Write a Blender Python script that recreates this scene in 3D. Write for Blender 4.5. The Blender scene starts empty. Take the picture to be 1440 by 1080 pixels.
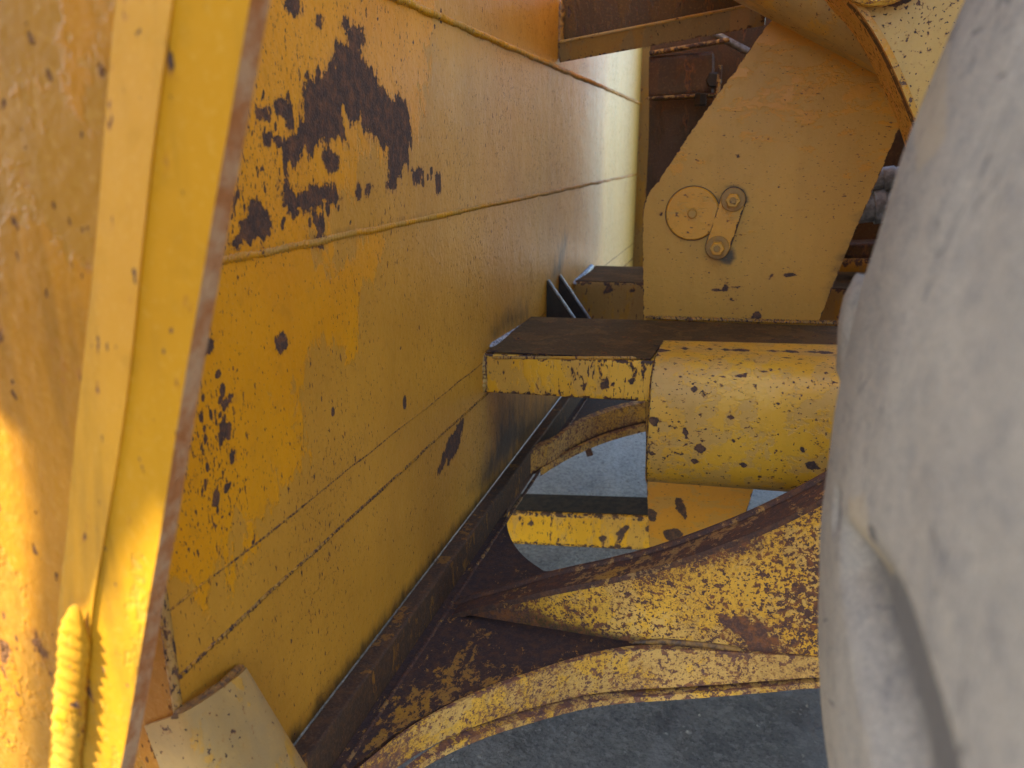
import bpy, bmesh, math, random
import numpy as np
from mathutils import Vector, geometry
random.seed(7); np.random.seed(7)
# ------------------------------------------------------------------ camera
S = bpy.context.scene
FPX = 1100.0; VPX, VPY = 1054.0, 212.0          # focal length and vanishing point of the machine's cross axis (1440x1080)
PITCH = math.atan((540-VPY)/FPX)
HEAD = math.atan((VPX-720)/FPX*math.cos(PITCH))
cam = bpy.data.cameras.new('camera'); co = bpy.data.objects.new('camera', cam)
S.collection.objects.link(co); S.camera = co
co.location = (0, 0, 0); co.rotation_euler = (math.pi/2-PITCH, 0, HEAD)
cam.sensor_width = 36; cam.lens = 36*FPX/1440; cam.clip_start = 0.01; cam.clip_end = 500
cam.dof.use_dof = True; cam.dof.focus_distance = 1.4; cam.dof.aperture_fstop = 5.4
# ------------------------------------------------------------------ light
SUN = Vector((-.66, -.36, .66)).normalized()
w = bpy.data.worlds.new('World'); S.world = w; w.use_nodes = True
wn = w.node_tree; bg = wn.nodes['Background']
sky = wn.nodes.new('ShaderNodeTexSky'); sky.sky_type = 'NISHITA'; sky.sun_disc = False
sky.sun_elevation = math.asin(SUN.z); sky.sun_rotation = math.atan2(SUN.x, SUN.y)
wn.links.new(sky.outputs[0], bg.inputs[0]); bg.inputs[1].default_value = 0.15
sl = bpy.data.lights.new('sun', 'SUN'); so = bpy.data.objects.new('sun', sl); S.collection.objects.link(so)
sl.energy = 5.0; sl.angle = math.radians(.5); sl.color = (1, .94, .84)
so.rotation_euler = SUN.to_track_quat('Z', 'Y').to_euler(); so.location = SUN*30
S.view_settings.view_transform = 'Standard'; S.view_settings.look = 'None'
S.view_settings.gamma = 1; S.view_settings.use_curve_mapping = False
S.view_settings.exposure = 2.2
# ------------------------------------------------------------------ pixel -> place helpers
cp, sp, ch, sh = math.cos(PITCH), math.sin(PITCH), math.cos(HEAD), math.sin(HEAD)
FH = np.array([-sh, ch, 0]); RT = np.array([ch, sh, 0]); UZ = np.array([0, 0, 1.])
FW = FH*cp-UZ*sp; UP = FH*sp+UZ*cp
def ray(x, y): return FW+RT*(x-720)/FPX+UP*(540-y)/FPX
def at(p, ax, val):
    d = ray(*p); return d*(val/d['XYZ'.index(ax)])
def on(pts, ax, val): return [at(p, ax, val) for p in pts]
# ------------------------------------------------------------------ object helpers
def thing(name, loc, label, cat, group=None):
    o = bpy.data.objects.new(name, None); S.collection.objects.link(o)
    o.location = loc; o['label'] = label; o['category'] = cat; o.empty_display_size = .1
    if group: o['group'] = group
    return o
def link(name, me, mats, parent=None, label=None):
    o = bpy.data.objects.new(name, me); S.collection.objects.link(o)
    for m in (mats if isinstance(mats, (list, tuple)) else [mats]): me.materials.append(m)
    if parent:
        o.parent = parent
        L = parent.location if parent.type == 'EMPTY' else parent.parent.location
        if parent.type == 'EMPTY' and parent.parent: L = parent.location
        off = np.array(L)
        n = len(me.vertices); c = np.empty(n*3); me.vertices.foreach_get('co', c)
        c = (c.reshape(-1, 3)-off).ravel(); me.vertices.foreach_set('co', c); me.update()
    if label: o['label'] = label
    return o
def mesh(verts, faces, smooth=False, mi=None):
    me = bpy.data.meshes.new('m'); me.from_pydata([tuple(map(float, v)) for v in verts], [], faces); me.update()
    if smooth: me.polygons.foreach_set('use_smooth', [True]*len(me.polygons))
    if mi is not None: me.polygons.foreach_set('material_index', mi)
    return me
def attr(me, name, vals):
    a = me.attributes.new(name, 'FLOAT', 'POINT'); a.data.foreach_set('value', np.asarray(vals, dtype=np.float32))
def sdf(P, poly):
    """signed distance (positive inside) of points P (n,2) to polygon (m,2)"""
    P = np.asarray(P, float); poly = np.asarray(poly, float)
    d = np.full(len(P), 1e9); ins = np.zeros(len(P), bool)
    for i in range(len(poly)):
        a = poly[i]; b = poly[(i+1) % len(poly)]; e = b-a
        t = np.clip(((P-a)@e)/max(e@e, 1e-12), 0, 1)
        d = np.minimum(d, np.linalg.norm(P-a-t[:, None]*e, axis=1))
        c = ((a[1] > P[:, 1]) != (b[1] > P[:, 1]))
        with np.errstate(divide='ignore', invalid='ignore'):
            xx = (b[0]-a[0])*(P[:, 1]-a[1])/(b[1]-a[1] if b[1] != a[1] else 1e-12)+a[0]
        ins ^= c & (P[:, 0] < xx)
    return np.where(ins, d, -d)
def frame(n):
    n = np.array(n, float); n /= np.linalg.norm(n)
    r = np.array([0, 0, 1.]) if abs(n[2]) < .9 else np.array([1., 0, 0])
    u = np.cross(r, n); u /= np.linalg.norm(u); return u, np.cross(n, u), n
def plate(name, pts, n, thick, mats, parent, res=.02, fields=None, label=None, bend=None):
    """solid plate: planar outline pts (3D), front normal n, thickness behind it; dense front face carrying wear fields"""
    pts = np.array(pts, float); u, v, n = frame(n); o = pts.mean(0)
    q = np.c_[(pts-o)@u, (pts-o)@v]
    area = .5*np.sum(q[:, 0]*np.roll(q[:, 1], -1)-np.roll(q[:, 0], -1)*q[:, 1])
    if area < 0: q = q[::-1]
    bd = []
    for i in range(len(q)):
        a = q[i]; b = q[(i+1) % len(q)]; k = max(1, int(np.linalg.norm(b-a)/res))
        for j in range(k): bd.append(a+(b-a)*j/k)
    bd = np.array(bd); nb = len(bd)
    xs = np.arange(q[:, 0].min(), q[:, 0].max(), res); ys = np.arange(q[:, 1].min(), q[:, 1].max(), res)
    g = np.array([(x+(res*.5 if j % 2 else 0), y) for j, y in enumerate(ys) for x in xs]) if len(xs)*len(ys) else np.zeros((0, 2))
    if len(g): g = g[sdf(g, q) > res*.45]
    inset = None
    allp = [Vector(p) for p in bd]+[Vector(p) for p in g]
    vs, es, fs, *_ = geometry.delaunay_2d_cdt(allp, [], [list(range(nb))], 1, 1e-7)
    V2 = np.array([tuple(p) for p in vs])
    # boundary loop of result = nearest to bd
    idx = [int(np.argmin(((V2-b)**2).sum(1))) for b in bd]
    V3 = o+V2[:, :1]*u+V2[:, 1:]*v
    m = len(V3); back = o+bd[:, :1]*u+bd[:, 1:]*v-n*thick
    side = o+bd[:, :1]*u+bd[:, 1:]*v
    verts = list(V3)+list(back)+list(side)
    faces = []; mi = []
    for f in fs:
        a, b, c = V2[f[0]], V2[f[1]], V2[f[2]]
        cr = (b[0]-a[0])*(c[1]-a[1])-(b[1]-a[1])*(c[0]-a[0])
        faces.append(list(f) if cr > 0 else list(f)[::-1]); mi.append(0)
    for i in range(nb):
        j = (i+1) % nb; faces.append([m+nb+i, m+i, m+j, m+nb+j]); mi.append(1)
    # back face: triangulated from boundary
    tr = geometry.tessellate_polygon([[Vector((p[0], p[1], 0)) for p in bd]])
    for t in tr:
        a, b, c = bd[t[0]], bd[t[1]], bd[t[2]]
        cr = (b[0]-a[0])*(c[1]-a[1])-(b[1]-a[1])*(c[0]-a[0])
        t = list(t) if cr < 0 else list(t)[::-1]
        faces.append([m+k for k in t]); mi.append(0)
    me = mesh(verts, faces, False, mi)
    ed = np.r_[np.maximum(sdf(V2, q), 0), np.zeros(2*nb)]; attr(me, 'edge', ed)
    for k, lst in (fields or {}).items():
        val = np.zeros(m)
        for poly, soft in lst:
            if soft == 'val': val = np.maximum(val, poly(V3)); continue
            pp = np.array(poly); pq = np.c_[(pp-o)@u, (pp-o)@v]
            val = np.maximum(val, np.clip(.5+.5*sdf(V2, pq)/soft, 0, 1))
        attr(me, k, np.r_[val, val[[*idx]], val[[*idx]]])
    ms = mats if isinstance(mats, (list, tuple)) else [mats, mats]
    return link(name, me, ms, parent, label)
def box(name, c0, c1, mat, parent, bev=.004, label=None, rot=None):
    """bevelled box between two corners; carries an edge field"""
    c0 = np.minimum(c0, c1)*1.; c1 = np.maximum(c0, c1)*1. if False else np.array(c1)*1.
    return loft(name, None, mat, parent, label)
def prism(name, prof, path, mat, parent, smooth=False, label=None, caps=True, edgew=None):
    """sections: list of rings (each a list of 3D points) lofted"""
def loft(name, rings, mat, parent, smooth=False, label=None, caps=True, closed=True, crease=None):
    n = len(rings[0]); verts = [p for r in rings for p in r]; faces = []
    for i in range(len(rings)-1):
        for j in range(n if closed else n-1):
            k = (j+1) % n; faces.append([i*n+j, i*n+k, (i+1)*n+k, (i+1)*n+j])
    if caps and closed: faces.append(list(range(n))[::-1]); faces.append([(len(rings)-1)*n+j for j in range(n)])
    me = mesh(verts, faces)
    bm = bmesh.new(); bm.from_mesh(me); bmesh.ops.recalc_face_normals(bm, faces=bm.faces)
    bm.to_mesh(me); bm.free()
    if smooth:
        me.polygons.foreach_set('use_smooth', [True]*len(me.polygons))
        me.set_sharp_from_angle(angle=math.radians(38))
    attr(me, 'edge', np.ones(len(me.vertices)))
    return link(name, me, mat, parent, label)
def bar(name, a, b, w, h, mat, parent, r=.012, seg=4, n=24, label=None, up=(0, 0, 1), edge=True, chips=None):
    """rounded rectangular bar from a to b (width w sideways, height h along up), wear field strongest on its long corners"""
    a = np.array(a, float); b = np.array(b, float); d = b-a; L = np.linalg.norm(d); d /= L
    up = np.array(up, float); s = np.cross(d, up); s /= np.linalg.norm(s); up = np.cross(s, d)
    prof = []; cor = []
    for cx, cy, a0 in ((w/2-r, h/2-r, 0), (-w/2+r, h/2-r, 90), (-w/2+r, -h/2+r, 180), (w/2-r, -h/2+r, 270)):
        for k in range(seg+1):
            t = math.radians(a0+90*k/seg); prof.append((cx+r*math.cos(t), cy+r*math.sin(t))); cor.append(0.)
    # insert face points
    pr = []; ed = []
    for i in range(len(prof)):
        p = np.array(prof[i]); q = np.array(prof[(i+1) % len(prof)]); pr.append(p); ed.append(0.)
        Lq = np.linalg.norm(q-p)
        if Lq > 2.5*r or Lq > .02:
            for t in (.12, .3, .5, .7, .88): pr.append(p+(q-p)*t); ed.append(min(t, 1-t)*Lq)
    m = len(pr); rings = [[a+d*L*i/n+s*p[0]+up*p[1] for p in pr] for i in range(n+1)]
    verts = [p for rr in rings for p in rr]; faces = []
    for i in range(n):
        for j in range(m):
            k = (j+1) % m; faces.append([i*m+j, i*m+k, (i+1)*m+k, (i+1)*m+j])
    faces.append(list(range(m))[::-1]); faces.append([n*m+j for j in range(m)])
    me = mesh(verts, faces)
    bm = bmesh.new(); bm.from_mesh(me); bmesh.ops.recalc_face_normals(bm, faces=bm.faces); bm.to_mesh(me); bm.free()
    me.polygons.foreach_set('use_smooth', [True]*len(me.polygons)); me.set_sharp_from_angle(angle=math.radians(50))
    ev = [min(ed[j], L*min(i, n-i)/n) for i in range(n+1) for j in range(m)]
    attr(me, 'edge', ev)
    if chips:
        V = np.array(verts); val = np.zeros(len(V))
        for c, rad in chips: val = np.maximum(val, np.clip(1-np.linalg.norm(V-np.array(c), axis=1)/rad*.85, 0, 1))
        attr(me, 'chip', val)
    return link(name, me, mat, parent, label)
def cyl(name, a, b, r, mat, parent, n=28, r2=None, rings=1, bevel=0, label=None):
    a = np.array(a, float); b = np.array(b, float); d = b-a; L = np.linalg.norm(d); u, v, d = frame(d)
    r2 = r if r2 is None else r2
    st = [(0, r-bevel), (bevel, r)] if bevel else [(0, r)]
    st += [(L*i/rings, r+(r2-r)*i/rings) for i in range(1, rings)]
    st += [(L-bevel, r2), (L, r2-bevel)] if bevel else [(L, r2)]
    R = [[a+d*t+rr*(u*math.cos(6.28318*k/n)+v*math.sin(6.28318*k/n)) for k in range(n)] for t, rr in st]
    return loft(name, R, mat, parent, True, label)
def bead(name, path, r, nrm, mat, parent, pitch=.007, amp=.25, seed=0, label=None, flat=.6):
    """weld bead: half round ridge with crescent ripples along a 3D path"""
    rs = np.random.RandomState(seed); path = np.array(path, float); nrm = np.array(nrm, float)
    seg = np.linalg.norm(np.diff(path, axis=0), axis=1); cum = np.r_[0, np.cumsum(seg)]; L = cum[-1]
    N = int(L/pitch*4); N = min(N, 2600); t = np.linspace(0, L, N)
    C = np.c_[[np.interp(t, cum, path[:, k]) for k in range(3)]].T
    T = np.gradient(C, axis=0); T /= np.linalg.norm(T, axis=1)[:, None]
    Sd = np.cross(T, nrm); Sd /= np.linalg.norm(Sd, axis=1)[:, None]
    lo = np.interp(t, np.linspace(0, L, max(4, int(L/.05))), rs.uniform(-1, 1, max(4, int(L/.05))))
    hi = np.interp(t, np.linspace(0, L, max(4, int(L/.012))), rs.uniform(-1, 1, max(4, int(L/.012))))
    verts = []; K = 9; tap = np.clip(np.minimum(t, L-t)/(2.2*r), .02, 1)**.5
    tw = t+pitch*.9*np.interp(t, np.linspace(0, L, max(4, int(L/(pitch*2.5)))), rs.uniform(-1, 1, max(4, int(L/(pitch*2.5)))))*.8
    for k in range(K):
        a = math.pi*k/(K-1); lag = math.sin(a)*pitch*.9
        ph = ((tw+lag) % pitch)/pitch
        rr = r*tap*(1+.10*lo+.09*hi)*(1+amp*(ph-.5)*math.sin(a))
        verts.append(C+Sd*(rr*math.cos(a)+.15*r*lo)[:, None]+nrm*(rr*flat*math.sin(a)-.001)[:, None])
    V = np.array(verts).transpose(1, 0, 2).reshape(-1, 3)
    F = [[i*K+j, i*K+j+1, (i+1)*K+j+1, (i+1)*K+j] for i in range(N-1) for j in range(K-1)]
    F.append([j for j in range(K)][::-1]); F.append([(N-1)*K+j for j in range(K)])
    me = mesh(V, F); bm = bmesh.new(); bm.from_mesh(me); bmesh.ops.recalc_face_normals(bm, faces=bm.faces); bm.to_mesh(me); bm.free()
    me.polygons.foreach_set('use_smooth', [True]*len(me.polygons))
    attr(me, 'edge', np.ones(len(V)))
    return link(name, me, mat, parent, label)
# ------------------------------------------------------------------ materials
class NT:
    def __init__(s, name):
        s.m = bpy.data.materials.new(name); s.m.use_nodes = True; s.t = s.m.node_tree; s.t.nodes.clear()
        s.out = s.t.nodes.new('ShaderNodeOutputMaterial'); s.b = s.t.nodes.new('ShaderNodeBsdfPrincipled')
        s.t.links.new(s.b.outputs[0], s.out.inputs[0]); s.tc = s.t.nodes.new('ShaderNodeTexCoord')
    def set(s, sock, v):
        if isinstance(v, bpy.types.NodeSocket): s.t.links.new(v, sock)
        elif isinstance(v, (tuple, list)) and len(v) == 3 and sock.type == 'RGBA': sock.default_value = (*v, 1)
        else: sock.default_value = v
    def mapped(s, scale=(1, 1, 1), loc=(0, 0, 0), rot=(0, 0, 0)):
        m = s.t.nodes.new('ShaderNodeMapping'); s.t.links.new(s.tc.outputs['Object'], m.inputs[0])
        m.inputs[3].default_value = scale; m.inputs[1].default_value = loc; m.inputs[2].default_value = rot; return m.outputs[0]
    def noise(s, scale, detail=4, rough=.55, vec=None, dist=0):
        n = s.t.nodes.new('ShaderNodeTexNoise'); s.t.links.new(vec or s.tc.outputs['Object'], n.inputs['Vector'])
        n.inputs['Scale'].default_value = scale; n.inputs['Detail'].default_value = detail
        n.inputs['Roughness'].default_value = rough; n.inputs['Distortion'].default_value = dist; return n.outputs[0]
    def voro(s, scale, feature='F1', vec=None, rnd=1):
        n = s.t.nodes.new('ShaderNodeTexVoronoi'); n.feature = feature; s.t.links.new(vec or s.tc.outputs['Object'], n.inputs['Vector'])
        n.inputs['Scale'].default_value = scale; n.inputs['Randomness'].default_value = rnd; return n
    def math(s, op, a, b=0, c=0, clamp=False):
        n = s.t.nodes.new('ShaderNodeMath'); n.operation = op; n.use_clamp = clamp
        s.set(n.inputs[0], a); s.set(n.inputs[1], b); s.set(n.inputs[2], c); return n.outputs[0]
    def ramp(s, v, lo, hi, a=0., b=1., smooth=True):
        n = s.t.nodes.new('ShaderNodeMapRange'); n.interpolation_type = 'SMOOTHSTEP' if smooth else 'LINEAR'; n.clamp = True
        for i, x in enumerate((v, lo, hi, a, b)): s.set(n.inputs[i], x)
        return n.outputs[0]
    def mix(s, f, a, b):
        n = s.t.nodes.new('ShaderNodeMix'); n.data_type = 'RGBA'; s.set(n.inputs[0], f); s.set(n.inputs[6], a); s.set(n.inputs[7], b); return n.outputs[2]
    def mixf(s, f, a, b):
        n = s.t.nodes.new('ShaderNodeMix'); s.set(n.inputs[0], f); s.set(n.inputs[2], a); s.set(n.inputs[3], b); return n.outputs[0]
    def attr(s, name):
        n = s.t.nodes.new('ShaderNodeAttribute'); n.attribute_name = name; return n.outputs['Fac']
    def bump(s, h, strength=1., dist=.002, prev=None):
        n = s.t.nodes.new('ShaderNodeBump'); n.inputs['Strength'].default_value = strength; n.inputs['Distance'].default_value = dist
        s.set(n.inputs['Height'], h)
        if prev: s.t.links.new(prev, n.inputs['Normal'])
        return n.outputs[0]
def worn_paint(name, c1=(.64, .285, .004), c2=(.55, .272, .034), fade=0., fscale=9., speck=.3, sscale=60., edgew=.006, edgeamt=.5,
               rough1=.34, rough2=.42, rust=(.050, .031, .026), rust2=(.15, .068, .032), rusty=0., dust=0., dust_sheen_c=(.30, .24, .15), streak=(1, 1, .35),
               bumps=1., seed=0., grimec=(.022, .017, .012), rs=38., rscale=30., rclump=.5, drip=.25, spec=.5):
    """two coats of yellow paint, the top coat worn through in ragged maps; chips down to brown steel, rust specks, rubbed edges, grime and dust"""
    n = NT(name); v = n.mapped(streak, (seed, seed*1.7, seed*.3)); vi = n.mapped((1, 1, 1), (seed*2, seed, seed))
    big = n.noise(fscale, 6, .72, v, .3); fine = n.noise(170, 3, .6, vi); med = n.noise(32, 5, .6, vi)
    fm = n.math('ADD', n.math('ADD', big, n.attr('fade')), fade)          # >.5 -> dull under coat
    fmask = n.ramp(n.math('ADD', fm, n.math('MULTIPLY', n.math('SUBTRACT', fine, .5), .10)), .485, .53)
    tone = n.noise(3.2, 3, .5, vi)
    a = n.mix(n.ramp(tone, .3, .7), c1, tuple(x*y for x, y in zip(c1, (.90, .84, .8))))
    b = n.mix(n.ramp(tone, .3, .7), c2, tuple(x*y for x, y in zip(c2, (.86, .84, .85))))
    col = n.mix(fmask, a, b)
    col = n.mix(n.math('MULTIPLY', n.ramp(fine, .5, .75), .12), col, (.72, .45, .12))
    col = n.mix(n.math('MULTIPLY', n.ramp(med, .52, .75), .25), col, tuple(x*.62 for x in c2))
    dr_ = n.ramp(n.noise(3.2, 5, .65, n.mapped((5, 5, .55), (seed, 2, 0))), .42, .72); col = n.mix(n.math('MULTIPLY', dr_, drip), col, tuple(x*.5 for x in c2))
    # dust film
    if dust:
        dm = n.math('MULTIPLY', n.ramp(n.noise(14, 6, .65, vi), .35, .7), dust); col = n.mix(dm, col, dust_sheen_c)
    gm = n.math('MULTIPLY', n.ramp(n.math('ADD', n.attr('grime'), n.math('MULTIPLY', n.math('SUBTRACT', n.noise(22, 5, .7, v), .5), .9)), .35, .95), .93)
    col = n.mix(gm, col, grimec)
    dmm = n.math('MULTIPLY', n.ramp(n.math('ADD', n.attr('sheenf'), n.math('MULTIPLY', n.math('SUBTRACT', n.noise(35, 6, .7, vi), .5), .8)), .3, .9), .8)
    col = n.mix(dmm, col, dust_sheen_c)  # sheen painted into the colour where the field is set
    # chips and rust
    cn = n.math('ADD', n.math('MULTIPLY', n.math('SUBTRACT', n.noise(rs, 6, .68, v), .5), 1.0), n.math('MULTIPLY', n.math('SUBTRACT', n.noise(150, 3, .6, vi), .5), .34))
    chip = n.ramp(n.math('ADD', n.attr('chip'), cn), .475, .505)
    sn = n.noise(sscale, 3, .6, v); dens = n.noise(4.5, 4, .6, vi)
    st = n.math('SUBTRACT', .745, n.math('MULTIPLY', n.math('ADD', n.math('MULTIPLY', dens, speck), n.math('MULTIPLY', n.attr('speck'), .2)), .5))
    spk = n.ramp(n.math('SUBTRACT', sn, st), 0., .025)
    spk = n.math('MAXIMUM', spk, n.ramp(n.math('SUBTRACT', n.noise(sscale*2.4, 2, .5, v), st), .015, .04))
    en = n.math('ADD', n.attr('edge'), n.math('MULTIPLY', n.math('SUBTRACT', n.noise(48, 4, .72, vi), .54), -edgew*16*edgeamt))
    ed = n.ramp(en, edgew*.2, edgew*.7, 1, 0)
    # halo of orange staining round the bare steel
    halo = n.math('MULTIPLY', n.ramp(n.math('ADD', n.attr('chip'), cn), .36, .49), .35)
    shalo = n.math('MULTIPLY', n.ramp(n.math('SUBTRACT', sn, st), -.05, .01), .5)
    col = n.mix(n.math('MAXIMUM', halo, shalo), col, (.30, .105, .015))
    msk = n.math('MAXIMUM', n.math('MAXIMUM', chip, spk), ed)
    if rusty:
        r1 = n.math('ADD', n.noise(rscale, 6, .78, v, .2), n.math('MULTIPLY', n.math('SUBTRACT', n.noise(5.5, 3, .5, vi), .5), rclump)); lo = .72-rusty*.42
        rm = n.ramp(n.math('ADD', r1, n.math('MULTIPLY', n.attr('rustf'), .34)), lo, lo+.035); st2 = n.math('MULTIPLY', n.ramp(n.math('ADD', r1, n.math('MULTIPLY', n.attr('rustf'), .34)), lo-.16, lo+.02), .45)
        col = n.mix(st2, col, (.27, .10, .018)); msk = n.math('MAXIMUM', msk, rm)
    rc = n.mix(n.ramp(n.noise(60, 6, .7, vi), .42, .66), rust, rust2)
    rc = n.mix(n.math('MULTIPLY', n.ramp(n.noise(260, 2, .5, vi), .5, .75), .5), rc, tuple(min(1, x*2.6) for x in rust))
    col = n.mix(msk, col, rc)
    n.set(n.b.inputs['Base Color'], col)
    rg = n.mixf(fmask, rough1, rough2); rg = n.math('ADD', rg, n.math('MULTIPLY', n.math('SUBTRACT', med, .5), .25))
    rg = n.mixf(gm, rg, .42); rg = n.mixf(msk, rg, .78)
    if dust: rg = n.mixf(dm, rg, .8)
    n.set(n.b.inputs['Roughness'], rg); n.b.inputs['Specular IOR Level'].default_value = spec
    h = n.math('SUBTRACT', n.math('MULTIPLY', fmask, -.25), n.math('MULTIPLY', msk, 1.0))
    nb = n.bump(h, .8*bumps, .0022)
    h2 = n.math('ADD', n.math('MULTIPLY', n.noise(95, 3, .5, vi), .5), n.math('MULTIPLY', n.noise(300, 2, .5, vi), n.mixf(msk, .12, .9)))
    nb = n.bump(h2, .5*bumps, .0026, nb)
    nb = n.bump(n.noise(9, 3, .5, vi), .2*bumps, .012, nb)
    n.set(n.b.inputs['Normal'], nb)
    return n.m
def plain(name, col, col2=None, rough=.6, metal=0., scale=30., bumpd=.001, bstr=.5):
    n = NT(name); col2 = col2 or tuple(x*.6 for x in col)
    k = n.noise(scale, 7, .65)
    n.set(n.b.inputs['Base Color'], n.mix(n.ramp(k, .38, .62), col, col2))
    n.set(n.b.inputs['Roughness'], n.ramp(n.noise(scale*1.7, 4, .6), .2, .8, rough-.12, min(1, rough+.12))); n.b.inputs['Metallic'].default_value = metal
    n.set(n.b.inputs['Normal'], n.bump(n.math('ADD', k, n.noise(scale*7, 3, .6)), bstr, bumpd)); return n.m
M = {}
M['bucket'] = worn_paint('bucket_paint', fade=-.0, fscale=11, speck=.34, sscale=120, streak=(1, 1.3, .5), rough1=.42, rough2=.44, bumps=1.5, spec=.42, dust_sheen_c=(.50,.39,.12), drip=.12, c1=(.72, .318, .002), c2=(.575, .285, .028))
M['plate'] = worn_paint('linkage_paint', c1=(.64, .29, .010), c2=(.56, .29, .035), drip=.15, fade=.0, speck=.26, sscale=80, edgeamt=.35, edgew=.004, rough1=.42, rough2=.5, seed=3, streak=(.6, 1, 1.4))
M['yellow'] = worn_paint('bright_yellow_paint', c1=(.82, .43, .015), c2=(.70, .38, .05), drip=.15, fade=-.01, fscale=12, speck=.42, sscale=80, edgeamt=.6, edgew=.005, seed=5, rough1=.36, rough2=.45)
M['sleeve'] = worn_paint('sleeve_paint', c1=(.78, .42, .028), c2=(.68, .38, .07), drip=.15, fade=-.0, fscale=16, speck=.40, sscale=75, edgeamt=.5, edgew=.005, seed=8.3, rough1=.38, rough2=.46, streak=(.8, 1, 1))
M['armrust'] = worn_paint('rust_spotted_yellow', c1=(.80, .44, .03), c2=(.74, .44, .09), fade=.0, speck=.75, sscale=95, rusty=.17, rclump=.9, streak=(1,1,1), rscale=150, edgeamt=.8, edgew=.008, seed=11, rust=(.085, .040, .030), rust2=(.24, .085, .022), rough1=.5, rough2=.6)
M['liprust'] = worn_paint('rubbed_yellow_lip', c1=(.80, .45, .05), c2=(.70, .42, .11), fade=.02, speck=.6, sscale=95, rusty=.38, rclump=.9, streak=(1,1,1), rscale=140, edgeamt=.8, edgew=.006, seed=14, rust=(.13, .062, .045), rust2=(.30, .12, .035), rough1=.55, rough2=.65)
M['darkrust'] = worn_paint('dark_rusted_web', c1=(.46, .23, .015), c2=(.38, .20, .03), fade=.0, speck=.5, sscale=90, rusty=.56, streak=(1,.6,1), rscale=55, edgeamt=.8, edgew=.008, seed=17, rust=(.040, .022, .018), rust2=(.085, .036, .016), rough1=.5, rough2=.6, rs=16)
M['rail'] = worn_paint('rusted_rail', c1=(.30, .15, .02), c2=(.22, .12, .03), fade=.1, speck=.5, sscale=50, rusty=.80, edgeamt=.4, edgew=.004, seed=21, rust=(.062, .038, .025), rust2=(.11, .055, .025), rough1=.7, rough2=.75, spec=.25)
M['flange'] = worn_paint('rusted_flange', c1=(.42, .23, .04), c2=(.34, .21, .07), fade=.05, speck=.5, sscale=90, rusty=.70, streak=(1,1,1), rscale=36, edgeamt=.8, edgew=.004, seed=23, rust=(.060, .030, .022), rust2=(.13, .050, .018), rough1=.5, rough2=.6)
M['palearm'] = worn_paint('pale_arm_paint', c1=(.66, .37, .05), c2=(.62, .38, .10), fade=.05, speck=.45, sscale=70, edgeamt=.2, edgew=.003, seed=25, streak=(1,1,1))
M['orangearm'] = worn_paint('orange_arm_paint', c1=(.62, .28, .012), c2=(.58, .30, .04), fade=.0, speck=.5, drip=0., sscale=80, edgeamt=.2, edgew=.003, seed=26, streak=(1,1,1))
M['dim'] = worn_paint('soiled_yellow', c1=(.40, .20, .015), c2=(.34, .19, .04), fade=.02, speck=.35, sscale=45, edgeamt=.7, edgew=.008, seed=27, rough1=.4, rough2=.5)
M['dusty'] = worn_paint('dusty_paint', c1=(.56, .30, .03), c2=(.46, .29, .09), fade=.05, speck=.32, sscale=70, dust=.6, dust_sheen_c=(.33, .235, .11), edgeamt=.5, edgew=.006, seed=31, rough1=.5, rough2=.6, streak=(1, 1, 1))
M['near'] = worn_paint('near_plate_paint', c1=(.50, .24, .008), c2=(.44, .225, .02), drip=.8, fade=-.06, fscale=5, speck=.2, sscale=60, edgeamt=.2, edgew=.002, seed=35, rough1=.6, rough2=.65, spec=.12, streak=(1, 1, .5))
M['nearrough'] = worn_paint('near_guard_paint', c1=(.42, .175, .003), c2=(.36, .16, .008), spec=.25, drip=.9, rust=(.12,.05,.015), rust2=(.2,.08,.015), fade=-.05, fscale=5, speck=.3, sscale=45, edgeamt=.4, edgew=.004, seed=39, rough1=.45, rough2=.5, streak=(1, 1, .5), bumps=1.8)
M['tanbead'] = worn_paint('dull_painted_weld', c1=(.56, .26, .008), c2=(.46, .245, .03), fade=.0, speck=.3, sscale=120, seed=43, grimec=(.05,.03,.02), bumps=1.6)
M['seam'] = worn_paint('dirty_seam', c1=(.50, .24, .012), c2=(.42, .22, .03), fade=.0, speck=.8, sscale=160, seed=44, bumps=1.6)
M['edgerust'] = plain('rusty_cut_edge', (.40, .16, .05), (.50, .33, .20), .8, scale=40, bumpd=.004, bstr=.8)
M['bead'] = worn_paint('painted_weld', c1=(.50, .25, .018), c2=(.42, .25, .06), fade=.0, speck=.6, sscale=130, seed=41, rough1=.36, rough2=.45)
M['beadrust'] = plain('brown_weld', (.10, .055, .03), (.34, .17, .03), .55, scale=60)
M['silver'] = plain('bare_weld_metal', (.50, .52, .56), (.16, .17, .19), .35, .7, scale=130)
M['steel'] = plain('bare_grey_steel', (.30, .31, .33), (.17, .16, .15), .4, .6, scale=50)
M['hose'] = plain('grey_rubber_hose', (.34, .39, .46), (.15, .17, .20), .5, scale=30)
M['black'] = plain('black_grease_shade', (.016, .013, .011), (.03, .022, .016), .5, scale=40)
M['bar_shade'] = plain('shade_brown', (.020, .014, .010), (.05, .032, .018), 1., scale=40)
M['greasy'] = plain('greasy_grey_stain', (.10, .10, .11), (.05, .05, .055), .5, scale=60)
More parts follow.
